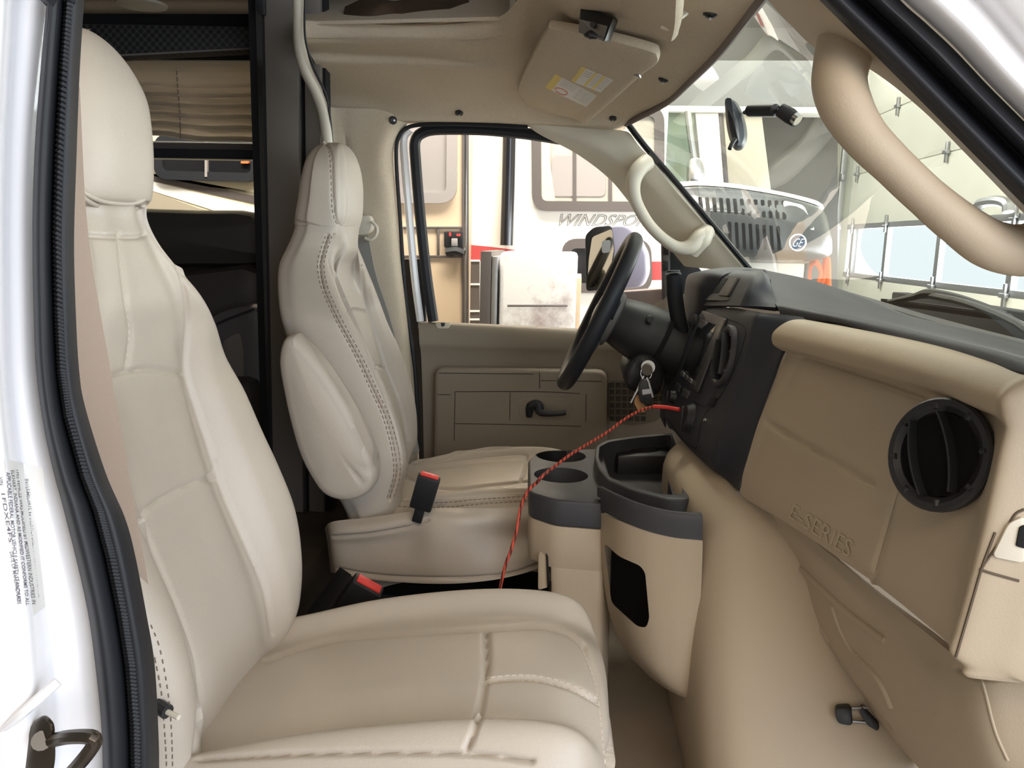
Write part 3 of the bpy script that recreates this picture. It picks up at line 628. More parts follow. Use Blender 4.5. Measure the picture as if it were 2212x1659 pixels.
top = PP([(1352, 262, 2.41), (1440, 219, 2.16), (1548, 116, 1.71), (1643, -4, 1.275), (1700, -75, 1.17), (1760, -160, 1.0), (1780, -300, .80)])
bot = PP([(1600, 600, 2.50), (1700, 640, 2.35), (1800, 660, 2.1), (2000, 715, 1.65), (2212, 780, 1.2), (2330, 800, 1.0), (2500, 830, .80)])
mid = [a.lerp(b, .5)+Vector((.03, 0, .02)) for a, b in zip(top, bot)]
ws = struct(bmo('window_2', gridbm(gridpts([top, mid, bot], 5, 5)), M['glass'], sharp=60))
# ------------------------------------------------------------ near windshield pillar + door seal
struct(sheet('trim_8', [PP([(1640, -20, .82), (1700, -20, .76), (1750, -20, .73), (1790, -20, .71)]), PP([(1700, 45, .82), (1740, 40, .77), (1780, 30, .73), (1820, 15, .71)]),
  PP([(1768, 108, .82), (1800, 100, .77), (1840, 90, .73), (1880, 78, .71)]), PP([(1876, 148, .80), (1888, 142, .77), (1910, 134, .73), (1935, 125, .71)]),
  PP([(1990, 236, .80), (1995, 232, .77), (2010, 225, .73), (2040, 210, .71)]), PP([(2090, 336, .80), (2098, 332, .77), (2112, 325, .73), (2150, 300, .71)]),
  PP([(2187, 436, .80), (2192, 431, .77), (2200, 425, .73), (2250, 400, .71)]), PP([(2290, 540, .80), (2300, 535, .77), (2310, 530, .73), (2350, 500, .71)]), PP([(2440, 690, .82), (2470, 700, .77), (2520, 710, .73), (2580, 700, .71)])], M['beige'], thick=.01))
gh2 = thing('grab_handle', 'large curved beige grab handle on the nearest windshield pillar, top right', 'grab handle', P(2150, 560, .78), 'pillar grab handles')
tube('grip', [P(1828, 95, .77), P(1818, 135, .75), P(1813, 180, .735), P(1828, 232, .725), P(1868, 295, .72), P(1930, 358, .72), P(2000, 424, .725), P(2070, 482, .73), P(2140, 528, .74), P(2215, 540, .75), P(2290, 510, .77)],
     [.025, .0235, .022, .021, .018, .0165, .0165, .018, .0205, .023, .025], M['beige'], gh2, 18, 6)
sealA = [(1767, 0), (1883, 114), (2019, 250), (2120, 352), (2212, 445), (2330, 560)]
def band(px_out, px_in, prof): # rows between two measured edges, prof=(t,Y)
    return [[P(a[0]*(1-t)+b[0]*t, a[1]*(1-t)+b[1]*t, Y) for t, Y in prof] for a, b in zip(px_in, px_out)]
inA = [(1440, -330), (1740, -30), (1825, 55), (1883, 112), (2019, 248), (2120, 350), (2212, 443), (2330, 560), (2560, 790), (2760, 1000)]
outA = [(1640, -330), (1915, -30), (2000, 50), (2060, 106), (2130, 180), (2190, 240), (2260, 310), (2380, 430), (2660, 700), (2900, 940)]
struct(sheet('trim_9', band(outA, inA, [(0, .705), (.12, .69), (.3, .685), (.45, .70), (.55, .705), (.62, .685), (.8, .675), (1, .69)]), M['rubber'], thick=.006))
outW = [(2060, -660), (2300, -400), (2380, -300), (2420, -250), (2480, -150), (2550, -60), (2620, 20), (2700, 150), (2950, 420), (3200, 700)]
struct(sheet('wall_right', band(outW, [(p[0]-6, p[1]+4) for p in outA], [(0, .70), (.05, .675), (.12, .66), (.22, .67), (.3, .655), (.5, .64), (.7, .62), (1, .60)]), M['white'], thick=.01))
# B pillar, nearest
inB = [(190, -500), (186, -40), (182, 0), (172, 158), (165, 348), (160, 525), (164, 680), (171, 800), (184, 879), (228, 1021), (269, 1116), (291, 1195), (316, 1325), (334, 1435), (342, 1577), (344, 1700), (344, 2200)]
outB = [(110, -500), (104, -40), (101, 0), (89, 133), (76, 300), (70, 475), (72, 650), (78, 800), (95, 927), (118, 1030), (133, 1085), (165, 1211), (190, 1325), (206, 1440), (218, 1560), (222, 1700), (225, 2200)]
struct(sheet('trim_10', band(outB, inB, [(0, .745), (.10, .728), (.22, .715), (.36, .712), (.46, .715), (.50, .735), (.55, .715), (.7, .70), (.88, .695), (1, .71)]), M['rubber'], thick=.006))
bm = bmesh.new()
for i in range(len(inB)-1):
    for k in range(16):
        t = k/16; a = Vector(inB[i]).lerp(Vector(inB[i+1]), t); b = Vector(outB[i]).lerp(Vector(outB[i+1]), t); q = a.lerp(b, .34); L = (Vector(inB[i+1])-Vector(inB[i])).length
        if k*L/16 > L: continue
        q2 = a.lerp(b, .47); tubebm([P(q.x, q.y, .711), P((q.x+q2.x)/2, (q.y+q2.y)/2, .7075), P(q2.x, q2.y, .713)], .0022, 5, bm=bm)
sr_ = bmo('trim_11', bm, M['rubber']); struct(sr_)
lB = [(-120, p[1]) for p in outB]
struct(sheet('wall_right_rear', band(lB, [(p[0]+4, p[1]) for p in outB], [(0, .73), (.12, .715), (.3, .70), (.45, .66), (.7, .65), (1, .66)]), M['white'], thick=.01, nu=4))
T = bvh(bpy.data.objects['wall_right_rear'])
st = thing('compliance_label', 'white printed certification label stuck on the white door jamb at the left edge', 'label', P(60, 1400, .68))
tdark = M['ink']
patch('label_sheet', T, [(-20, 985), (92, 1010), (125, 1290), (20, 1370)], M['paper'], st, .0004, 8, 8)
lines_ = [('INTERMEDIATE MANUFACTURER CERTIFICATION LABEL', 60, 1035, 90, 1290), ('THIS VEHICLE WAS MODIFIED BY MIDWESTERN INDUSTRIES IN', 40, 1013, 76, 1305), ('ELKHART, INDIANA AND AS MODIFIED IT CONFORMS TO ALL', 29, 1016, 62, 1308), ('APPLICABLE FEDERAL MOTOR VEHICLE SAFETY STANDARDS', 20, 1020, 44, 1305), ('VIN', 3, 1030, 6, 1048), ('1FDXE4FS', 9, 1066, 26, 1172), ('DATE OF MANUFACTURE', 27, 1192, 44, 1300)]
for s, x0, y0, x1, y1 in lines_:
    w_ = 6.5; text_on('label_text', s, quadfn([(x0-w_, y0), (x1-w_, y1), (x1+2, y1), (x0+2, y0)], T, off=.0009), M['ink'], st, bold=.006)
stk = thing('door_striker', 'dark metal latch striker loop bolted to the white door jamb in the bottom left corner', 'striker', P(100, 1640, .68))
slab('plate', rounded([P(75, 1555, .665), P(100, 1540, .66), P(120, 1560, .655), P(122, 1640, .65), P(110, 1700, .65), P(45, 1700, .665), P(48, 1640, .665)], .008), (0, -.006, 0), M['bronze'], stk, .002)
tube('loop', [P(112, 1600, .655), P(150, 1592, .63), P(195, 1592, .62), P(204, 1605, .62), P(180, 1640, .62), P(135, 1690, .64)], .0065, M['bronze'], stk, 10, 4)
tube('bolt', [P(92, 1598, .662), P(90, 1600, .648)], .009, M['bronze'], stk, 12)
struct(tube('trim_12', [P(5, 1575, .655), P(60, 1530, .652), P(125, 1472, .668)], .005, M['white'], None, 8, 3))
# ================================================================== DASHBOARD
da = thing('dashboard', 'dashboard with charcoal top and centre stack, beige glove box side with round vent', 'dashboard', P(1900, 1000, 1.1))
def lerpY(z, pairs): return interp([(b, a) for a, b in []]) if False else None
A_ = interp([(.50, .295), (.58, .293), (.64, .305), (.724, .323), (.79, .341), (.83, .350), (.871, .358), (.885, .375), (.89, .41)])
B_ = interp([(.50, .420), (.563, .430), (.633, .440), (.711, .449), (.811, .456), (.865, .462), (.89, .475)])
def fx(z, Y):
    t = max(0, min(1.15, (1.42-Y)/(1.42-.85))); return A_(z)*(1-t)+B_(z)*t+.022*math.sin(PI*min(1, t))
# beige face: brow roll, glove box area, right corner
Ycols = [1.41, 1.385, 1.34, 1.26, 1.18, 1.10, 1.02, .95, .90, .865, .845]
rows = []
for z, dx in [(.868, .05), (.880, .02), (.878, -.010), (.858, -.024), (.838, -.020), (.828, -.004), (.822, .008), (.80, .006), (.76, .004), (.70, .0), (.64, 0), (.60, 0), (.575, .002), (.560, .012), (.552, .035), (.548, .10)]:
    r = []
    for y in Ycols:
        k = 1 if y > .90 else max(0, (y-.84)/.06)
        zz = z; d = dx if z > .835 else dx
        if z < .835 and y < .90: d = -.018*(1-k)+dx*k if z > .57 else dx*k
        r.append(Vector((fx(z, y)+d, y, zz)))
    yb = .84; xb = fx(z, .85)
    r += [Vector((xb+.02+(dx if z < .57 else 0), .838, z)), Vector((xb+.08, .832, z)), Vector((xb+.25, .83, z))]
    rows.append(r)
gb_lines = [[(1738, 770), (1800, 790), (1900, 823), (1975, 848), (2003, 856)], [(2003, 856), (2000, 900), (1965, 1000), (1925, 1120), (1880, 1285)], [(1655, 912), (1720, 950), (1800, 997), (1885, 1045)]]
lp = sheet('lower_panel', rows, M['beige'], da, nu=10, nv=12, thick=.008, lines=gb_lines, w=4, depth=.004)
T = bvh(lp)
bm = bmesh.new(); V_ = []
# glove box door lies on the face with a soft edge
cs = [(1728, 775), (1998, 858), (1876, 1284), (1600, 1058)]
gd = None
a, b, c_, d_ = [Vector((*p, 0)) for p in cs]; V_ = []
for i in range(31):
    row = []
    for j in range(31):
        q = a.lerp(b, j/30).lerp(d_.lerp(c_, j/30), i/30); e = min(i, j, 30-i, 30-j)
        h = hit(T, q.x, q.y, .0008+.0035*min(1, e/1.5))
        if h is None: h = P(q.x, q.y, 1.42 if q.x < 1700 else 1.15) if not row else row[-1].co.copy()
        row.append(bm.verts.new(h))
    V_.append(row)
for i in range(30):
    for j in range(30): bm.faces.new((V_[i][j], V_[i][j+1], V_[i+1][j+1], V_[i+1][j]))
bmesh.ops.subdivide_edges(bm, edges=bm.edges[:], cuts=2, use_grid_fill=True)
groove(bm, [gb_lines[2]], 5, .003, False)
gd = bmo('glove_box_door', bm, M['beige'], da); Tg = bvh(gd)
text_on('glove_box_lettering', 'E-SERIES', quadfn([(1703, 1117), (1832, 1205), (1844, 1170), (1714, 1088)], Tg, off=.0034), mat('moulded letters', (.52, .43, .31), .4), gd, bold=.0)
# charcoal top pad
F0 = [(1690, 712, 1.50), (1798, 700, 1.36), (1914, 734, 1.2), (2024, 763, 1.07), (2134, 793, .94), (2212, 813, .86), (2310, 840, .80)]
F1 = [(1690, 692, 1.50), (1790, 692, 1.36), (1914, 724, 1.2), (2024, 753, 1.07), (2134, 783, .94), (2212, 803, .86), (2310, 830, .80)]
F2 = [(1679, 664, 1.53), (1782, 679, 1.38), (1914, 704, 1.22), (2024, 730, 1.09), (2134, 756, .96), (2212, 778, .88), (2310, 802, .82)]
F3 = [(1674, 655, 1.56), (1782, 672, 1.41), (1914, 698, 1.26), (2024, 724, 1.13), (2134, 750, 1.0), (2212, 771, .92), (2310, 796, .85)]
F4 = [(1672, 648, 1.60), (1782, 665, 1.46), (1900, 694, 1.31), (2010, 722, 1.17), (2120, 749, 1.05), (2200, 772, .97), (2310, 796, .88)]
F5 = [(1668, 625, 1.68), (1780, 648, 1.55), (1890, 684, 1.40), (2000, 712, 1.25), (2115, 738, 1.12), (2200, 760, 1.03), (2310, 786, .92)]
F6 = [(1662, 598, 1.80), (1770, 622, 1.68), (1880, 664, 1.52), (1985, 694, 1.36), (2105, 722, 1.20), (2200, 745, 1.08), (2310, 775, .96)]
F7 = [(1650, 583, 1.95), (1750, 604, 1.85), (1860, 640, 1.65), (1965, 682, 1.45), (2095, 711, 1.25), (2200, 735, 1.12), (2310, 765, .99)]
F8 = [(1650, 590, 2.05), (1750, 612, 1.97), (1860, 650, 1.80), (1965, 690, 1.55), (2095, 720, 1.32), (2200, 745, 1.18), (2310, 775, 1.03)]
pad = sheet('top_pad', [PP(r) for r in (F0, F1, F2, F3, F4, F5, F6, F7, F8)], M['pad'], da, nu=6, nv=8, thick=.012)
# instrument hood
sheet('instrument_hood', [PP([(1480, 700, 2.34), (1482, 640, 2.34), (1486, 606, 2.34), (1500, 594, 2.34), (1560, 588, 2.34), (1620, 592, 2.34)]),
  PP([(1470, 700, 2.10), (1478, 640, 2.10), (1484, 600, 2.10), (1502, 588, 2.10), (1560, 580, 2.12), (1640, 584, 2.14)]),
  PP([(1500, 700, 1.93), (1502, 640, 1.93), (1508, 606, 1.93), (1530, 586, 1.93), (1590, 577, 1.97), (1652, 582, 2.0)]),
  PP([(1540, 660, 1.86), (1545, 640, 1.86), (1552, 610, 1.86), (1568, 592, 1.86), (1612, 583, 1.9), (1664, 590, 1.92)])], M['pad'], da, nu=6, nv=6, thick=.01)
slab('gauge_recess', [P(1492, 615, 2.08), P(1535, 608, 1.98), P(1530, 700, 1.98), P(1482, 700, 2.08)], (.04, 0, 0), M['void'], da, .002)
# centre stack upper pod with square switch
pod = sheet('upper_pod', [PP([(1498, 668, 1.99), (1503, 660, 1.95), (1540, 660, 1.82), (1588, 660, 1.64), (1602, 661, 1.60), (1640, 662, 1.57), (1676, 664, 1.54)]),
  PP([(1510, 636, 2.0), (1517, 632, 1.96), (1556, 630, 1.82), (1602, 628, 1.65), (1618, 628, 1.61), (1646, 632, 1.60), (1672, 640, 1.60)]),
  PP([(1526, 606, 2.01), (1534, 602, 1.97), (1572, 600, 1.83), (1618, 600, 1.67), (1634, 600, 1.64), (1652, 605, 1.63), (1668, 620, 1.64)]),
  PP([(1540, 590, 2.03), (1548, 587, 2.0), (1588, 586, 1.87), (1634, 588, 1.71), (1646, 589, 1.69), (1654, 596, 1.68), (1663, 606, 1.70)]),
  PP([(1548, 586, 2.15), (1556, 584, 2.12), (1596, 583, 2.0), (1642, 585, 1.85), (1652, 587, 1.83), (1658, 592, 1.82), (1664, 600, 1.82)])], M['pad'], da, nu=7, nv=6, thick=.008)
Tp = bvh(pod)
swb = stick('switch_bezel', Tp, [(1548, 597), (1604, 597), (1574, 650), (1524, 650)], .002, M['pad2'], da, .006)
stick('switch_pocket', Tp, [(1553, 602), (1575, 602), (1552, 642), (1532, 642)], .003, M['void'], da, .003)
stick('rocker_switch', Tp, [(1579, 602), (1599, 602), (1576, 642), (1556, 641)], .006, M['black'], da, .003)
# centre stack body
SB = [PP([(1512, 668, 2.02), (1520, 662, 1.94), (1575, 664, 1.72), (1630, 672, 1.53), (1648, 676, 1.50), (1700, 680, 1.46), (1790, 692, 1.40)]),
      PP([(1500, 685, 2.0), (1507, 680, 1.92), (1560, 684, 1.72), (1616, 690, 1.53), (1640, 692, 1.49), (1690, 700, 1.45), (1735, 708, 1.41)]),
      PP([(1487, 725, 1.98), (1492, 722, 1.91), (1545, 730, 1.71), (1604, 742, 1.52), (1628, 746, 1.48), (1668, 752, 1.44), (1692, 755, 1.41)]),
      PP([(1470, 780, 1.96), (1474, 778, 1.90), (1528, 792, 1.70), (1588, 808, 1.52), (1610, 812, 1.48), (1642, 815, 1.44), (1668, 816, 1.41)]),
      PP([(1450, 840, 1.95), (1455, 840, 1.89), (1508, 858, 1.70), (1568, 876, 1.52), (1590, 880, 1.48), (1618, 882, 1.44), (1642, 884, 1.41)]),
      PP([(1438, 890, 1.95), (1442, 892, 1.89), (1488, 918, 1.70), (1545, 945, 1.52), (1568, 950, 1.48), (1598, 950, 1.44), (1622, 950, 1.41)]),
      PP([(1440, 912, 1.96), (1446, 916, 1.90), (1480, 955, 1.72), (1530, 998, 1.53), (1556, 1012, 1.49), (1585, 1020, 1.45), (1606, 1018, 1.41)]),
      PP([(1446, 925, 1.99), (1455, 930, 1.93), (1490, 968, 1.76), (1536, 1012, 1.58), (1560, 1030, 1.53), (1580, 1048, 1.47), (1594, 1056, 1.41)]),
      PP([(1450, 925, 2.05), (1462, 935, 2.0), (1500, 965, 1.85), (1546, 1005, 1.70), (1565, 1020, 1.65), (1585, 1040, 1.55), (1600, 1060, 1.45)])]
stk_ = sheet('centre_stack', SB, M['pad'], da, nu=8, nv=8, thick=.006)
Ts = bvh(stk_)
bez = stick('screen_bezel', Ts, [(1512, 668), (1573, 690), (1511, 850), (1462, 808)], .003, M['bezel'], da, .006, .001)
stick('display', Ts, [(1517, 690), (1553, 703), (1504, 822), (1475, 795)], .0042, M['screen'], bez, .003)
for k, (x, y) in enumerate([(1476, 802), (1484, 809), (1493, 816), (1502, 823)]):
    stick('media_button', Ts, [(x, y), (x+6, y+5), (x+3, y+13), (x-3, y+8)], .005, M['bezel'] if k % 2 else M['steel'], bez, .001, .0005)
def vent(name, ctr, n, r, parent, up, m, tilt=0):
    n = Vector(n).normalized(); up = Vector(up); up = (up-n*up.dot(n)).normalized(); s = up.cross(n)
    def cir(rr, h, k=40): return [ctr+n*h+(s*math.cos(2*PI*i/k)+up*math.sin(2*PI*i/k))*rr for i in range(k)]
    bm = bmesh.new()
    prof = [(1.0, -.004), (1.0, .003), (.96, .006), (.86, .006), (.76, .001), (.72, -.012), (.70, -.035)]
    R_ = [[bm.verts.new(p) for p in cir(r*a, h)] for a, h in prof]
    for i in range(len(R_)-1):
        for j in range(40): bm.faces.new((R_[i][j], R_[i][(j+1) % 40], R_[i+1][(j+1) % 40], R_[i+1][j]))
    rg = bmo(name, bm, m, parent)
    bm = bmesh.new(); bm.faces.new([bm.verts.new(p) for p in cir(r*.72, -.0005)]); bmesh.ops.solidify(bm, geom=bm.faces[:], thickness=.002); bmo('vent_back', bm, M['void'], rg)
    for k, off_ in enumerate((-.34, .20)):
        L = []
        for i in range(9):
            t = -1+2*i/8; lim = math.sqrt(max(0, 1-off_**2))*.72
            L.append(ctr+n*(.004-.0*t*t)+(s*math.cos(tilt)+up*math.sin(tilt))*r*(off_+.10*(1-t*t)*(-1 if off_ < 0 else 1))+(up*math.cos(tilt)-s*math.sin(tilt))*r*t*lim)
        bm = ribbonbm(L, .018, .0025, n, 2); bmo('vane', bm, M['black'], rg)
    for i in range(8):
        a = 2*PI*i/8+.3; q = ctr+(s*math.cos(a)+up*math.sin(a))*r*.80+n*.004
        tubebm_ = tubebm([q, q+(s*math.cos(a)+up*math.sin(a))*r*.1], .004, 6); bmo('thumb_notch', tubebm_, m, rg)
    return rg
h1 = hit(T, 2074, 990); h2 = hit(T, 2110, 990); h3 = hit(T, 2074, 1050)
nn = (h2-h1).cross(h3-h1).normalized(); nn = nn if nn.dot(CAM-h1) > 0 else -nn
vent('air_vent', h1+nn*.026, Vector((-.86, -.46, .22)).normalized(), .0665, da, (0, 0, 1), M['black'], .45)
h1 = hit(Ts, 1567, 770); h2 = hit(Ts, 1580, 770); h3 = hit(Ts, 1567, 800)
nn = (h2-h1).cross(h3-h1).normalized(); nn = nn if nn.dot(CAM-h1) > 0 else -nn
vent('air_vent', h1+nn*.003, nn, .062, da, (0, 0, 1), M['pad2'], .5)
h1 = hit(Ts, 1500, 690)
if h1 is not None: tube('round_button', [hit(Ts, 1503, 692), hit(Ts, 1503, 692)+nn*.006], .014, M['pad2'], da, 16)
for x, y, rr_, nm in [(1490, 905, .030, 'climate_knob'), (1457, 858, .015, 'climate_knob')]:
    q = hit(Ts, x, y)
    if q is None: continue
    k = tube(nm, [q-nn*.002, q+nn*.006, q+nn*.013], [rr_*1.15, rr_, rr_*.86], M['black'], da, 28)
    u_ = nn.orthogonal(); bmo('knob_grip', slabbm([q+nn*.013+Vector((0, 0, 1))*rr_*.8+Vector((0, .003, 0)), q+nn*.013+Vector((0, 0, 1))*rr_*.8-Vector((0, .003, 0)), q+nn*.013-Vector((0, 0, 1))*rr_*.8-Vector((0, .003, 0)), q+nn*.013-Vector((0, 0, 1))*rr_*.8+Vector((0, .003, 0))], nn*.006, .001), M['black'], k)
stick('power_socket_cover', Ts, [(1538, 855), (1551, 860), (1542, 880), (1528, 874)], .004, M['void'], da, .002)
stick('panel_button', Ts, [(1478, 838), (1492, 845), (1486, 862), (1473, 855)], .003, M['bezel'], da, .002)
stick('panel_button', Ts, [(1462, 826), (1472, 832), (1467, 848), (1457, 842)], .003, M['pad2'], da, .002)
bm = bmesh.new()
for L in ([(1518, 672), (1600, 700), (1612, 720)], [(1612, 720), (1590, 790), (1560, 850), (1520, 900), (1505, 965)], [(1450, 820), (1500, 868), (1530, 880)], [(1444, 905), (1470, 945), (1500, 968), (1506, 962)], [(1795, 693), (1760, 702), (1715, 725), (1700, 745)]):
    Q = drapeline(Ts, L, 6, .0002)
    if len(Q) > 2: tubebm(Q, .0011, 4, bm=bm)
bmo('stack_gaps', bm, M['void'], da)
tube('key_pin', [hit(Ts, 1524, 908), hit(Ts, 1524, 908)+nn*.004], .004, M['chrome'], da, 8)
# right end of the dash beside the door
T = bvh(lp)
LB = [(1598, 1066), (1650, 1104), (1720, 1160), (1790, 1217), (1860, 1280), (1940, 1345), (2010, 1398), (2068, 1440), (2085, 1446)]
def ctr(px, py, Y): return P(px, py, Y)
under = [[P(1600, 1045, 1.48), P(1700, 1122, 1.35), P(1800, 1203, 1.23), P(1900, 1288, 1.12), P(2000, 1366, 1.01), P(2070, 1420, .93), P(2130, 1440, .885), P(2230, 1450, .87)],
         [P(1622, 1100, 1.46), P(1712, 1170, 1.33), P(1805, 1250, 1.21), P(1900, 1330, 1.11), P(1990, 1396, 1.02), P(2062, 1448, .94), P(2130, 1464, .888), P(2230, 1468, .86)],
         [P(1660, 1160, 1.46), P(1730, 1230, 1.34), P(1810, 1310, 1.22), P(1890, 1380, 1.12), P(1970, 1440, 1.03), P(2050, 1490, .95), P(2128, 1500, .895), P(2240, 1500, .87)],
         [P(1690, 1240, 1.44), P(1748, 1310, 1.33), P(1822, 1385, 1.22), P(1895, 1450, 1.12), P(1970, 1500, 1.04), P(2045, 1545, .965), P(2125, 1560, .905), P(2240, 1560, .88)],
         [P(1730, 1330, 1.42), P(1790, 1405, 1.31), P(1855, 1480, 1.21), P(1925, 1545, 1.12), P(1995, 1590, 1.04), P(2065, 1630, .975), P(2140, 1640, .915), P(2240, 1640, .89)],
         [P(1850, 1500, 1.32), P(1900, 1560, 1.25), P(1950, 1615, 1.18), P(2000, 1665, 1.11), P(2060, 1700, 1.04), P(2120, 1730, .98), P(2180, 1740, .93), P(2260, 1740, .90)],
         [P(1990, 1665, 1.22), P(2030, 1710, 1.17), P(2070, 1750, 1.12), P(2110, 1780, 1.07), P(2150, 1810, 1.02), P(2190, 1830, .98), P(2230, 1840, .94), P(2280, 1840, .92)]]
kn = sheet('knee_panel', under, M['beige'], da, nu=16, nv=16, thick=.01, lines=[[(1680, 1172), (1692, 1190), (1730, 1290), (1790, 1400), (1850, 1490), (1920, 1570)], [(2064, 1446), (2095, 1462), (2130, 1468), (2212, 1470)]], w=4, depth=.005)
Tk = bvh(kn)
bm = bmesh.new()
for L, r_ in (([(1696, 1196), (1760, 1255), (1830, 1320), (1925, 1394)], .006), ([(1798, 1310), (1815, 1360), (1840, 1405), (1856, 1420)], .004), ([(1852, 1420), (1900, 1470), (1930, 1535)], .006), ([(2120, 1462), (2130, 1500), (2150, 1580), (2180, 1650)], .0022), ([(1676, 1150), (1692, 1182), (1700, 1200), (1740, 1300), (1800, 1400)], .003)):
    Q = drapeline(Tk, L, 8, -.001)
    if len(Q) > 2: tube('moulded_rib', Q, r_, M['beige'], kn)
bm.free()
# trim around the end bezel (dark opening, light frame)
bm = bmesh.new()
for L in ([(2212, 1100), (2190, 1115), (2160, 1170), (2122, 1225), (2128, 1234), (2212, 1258)], [(2150, 1150), (2122, 1225), (2100, 1300), (2060, 1437)]):
    Q = drapeline(T, L, 8, .0002)
    if len(Q) > 2: tubebm(Q, .0016, 5, bm=bm)
bmo('end_gap', bm, mat('shadow gap', (.12, .09, .06), .8), da)
stick('end_bezel', T, [(2176, 1128), (2211, 1112), (2211, 1215), (2140, 1200)], .004, M['trim'], da, .006) if hit(T, 2211, 1215) else None
stick('end_opening', T, [(2198, 1135), (2211, 1130), (2211, 1182), (2190, 1176)], .006, M['void'], da, .002) if hit(T, 2211, 1182) else None
# ================================================================== ENGINE COVER
def rrow(z, x0, y0, y1, r, x1=.85):
    return [Vector(p) for p in ((x1, y0+.02, z), (x0+r*2.6, y0, z), (x0+r*1.0, y0+.01, z), (x0+r*.3, y0+r*.32, z), (x0, y0+r*1.1, z), (x0-.012, (y0+y1)/2, z), (x0, y1-r, z), (x0+r, y1, z), (x1, y1, z))]
ecr = [rrow(.0, .25, 1.18, 2.1, .12), rrow(.10, .235, 1.21, 2.08, .13), rrow(.22, .225, 1.25, 2.05, .13), rrow(.34, .22, 1.29, 2.02, .13), rrow(.44, .22, 1.32, 2.0, .13), rrow(.51, .22, 1.35, 1.98, .13), rrow(.545, .235, 1.38, 1.97, .13), rrow(.57, .27, 1.42, 1.96, .13), rrow(.59, .33, 1.47, 1.93, .12), rrow(.60, .40, 1.53, 1.88, .10), rrow(.602, .50, 1.60, 1.82, .06)]
ec = thing('engine_cover', 'big smooth beige engine cover bulging to the floor below the centre stack', 'engine cover', (.3, 1.6, 0))
ecm = sheet('cover', ecr, M['beige'], ec, nu=6, nv=8, thick=.01)
Te = bvh(ecm)
lt = [hit(Te, 1825, 1538), hit(Te, 1880, 1545)]
if lt[0] is not None:
    q = lt[0]; n_ = Vector((-.3, -1, .1)).normalized()
    L1 = slab('latch', rounded([hit(Te, 1802, 1520), hit(Te, 1838, 1518), hit(Te, 1842, 1558), hit(Te, 1808, 1552)], .008), n_*.02, M['black'], ec, .005)
    for a_, b_ in (((1838, 1524), (1872, 1524)), ((1840, 1552), (1872, 1556))): tube('latch_wire', [hit(Te, *a_)+n_*.01, hit(Te, *b_)+n_*.008], .003, M['steel'], ec, 8)
    slab('latch_catch', rounded([hit(Te, 1860, 1518), hit(Te, 1900, 1560), hit(Te, 1896, 1574), hit(Te, 1872, 1560), hit(Te, 1856, 1532)], .006), n_*.012, M['black'], ec, .003)
# ================================================================== CONSOLE
def boolcut(o, cutters):
    for c in cutters:
        m = o.modifiers.new('b', 'BOOLEAN'); m.operation = 'DIFFERENCE'; m.object = c; m.solver = 'EXACT'
    dg = bpy.context.evaluated_depsgraph_get(); dg.update()
    me = bpy.data.meshes.new_from_object(o.evaluated_get(dg)); o.modifiers.clear(); o.data = me
    for p in me.polygons: p.use_smooth = True
    try: me.set_sharp_from_angle(angle=math.radians(35))
    except Exception: pass
    for c in cutters: bpy.data.objects.remove(c)
def cylc(c, r, h, r2=None): return bmo('c', tubebm([Vector(c)-Vector((0, 0, h)), Vector(c)+Vector((0, 0, .05))], [r2 or r*.86, r], 40), None)
con = thing('cup_holder_console', 'beige and charcoal console with two round cup holders, open bin and side pocket', 'console', (.1, 1.6, 0))
Zt = .50
capo = rounded([PZ(1143, 1062, Zt), PZ(1141, 992, Zt), PZ(1168, 974, Zt), PZ(1300, 968, Zt), PZ(1330, 1070, Zt), PZ(1310, 1088, Zt), PZ(1200, 1080, Zt)], .018)
cap = slab('cup_tray', capo, (0, 0, -.055), M['pad2'], con, .006, 3)
c1, c2 = PZ(1212, 984, Zt), PZ(1212, 1026, Zt)
boolcut(cap, [])
bpy.context.view_layer.update()
def worldcut(o, cutters):
    bpy.context.view_layer.update(); boolcut(o, cutters)
r1 = (PZ(1268, 984, Zt)-PZ(1156, 984, Zt)).length/2; r2 = (PZ(1282, 1026, Zt)-PZ(1160, 1026, Zt)).length/2
body_o = [c_+(Vector((0, 0, -.055))) for c_ in capo]; cc = sum(body_o, Vector())/len(body_o)
bodyA = slab('tray_body', [cc+(p-cc)*.985 for p in body_o], (0, 0, -.09), M['beige'], con, .004)
cA, cB = Vector((c1.x, c1.y, Zt)), Vector((c2.x, c2.y, Zt))
worldcut(cap, [cylc(cA, r1, .09), cylc(cB, r2, .09)])
worldcut(bodyA, [cylc(cA, r1, .10), cylc(cB, r2, .10)])
for q, r_ in ((cA, r1), (cB, r2)):
    bm = tubebm([q-Vector((0, 0, .12)), q-Vector((0, 0, .004))], [r_*.84, r_*.995], 40, caps=False); bm.faces.new([v for v in bm.verts][:40]); bmesh.ops.solidify(bm, geom=bm.faces[:], thickness=.0015); bmo('cup_well', bm, M['black'], con)
zb = Zt-.145
xl_ = P(1188, 1230, 1.5).x; slab('tray_leg', [Vector((max(xl_, p.x), p.y, zb+.01)) for p in [cc+(p-cc)*.984 for p in body_o] if p.x > xl_-.12][::1], (.012, 0, -zb+.01), M['beige'], con, .003, 2, taper=.93)
slab('side_flap', rounded([P(1163, 1195, 1.56), P(1182, 1180, 1.56), P(1186, 1268, 1.52), P(1162, 1275, 1.52)], .006), (0, .05, 0), M['beige'], con, .003)
slab('flap_gap', [P(1179, 1190, 1.553), P(1183, 1190, 1.553), P(1187, 1262, 1.515), P(1182, 1270, 1.515)], (0, .004, 0), M['void'], con, 0)
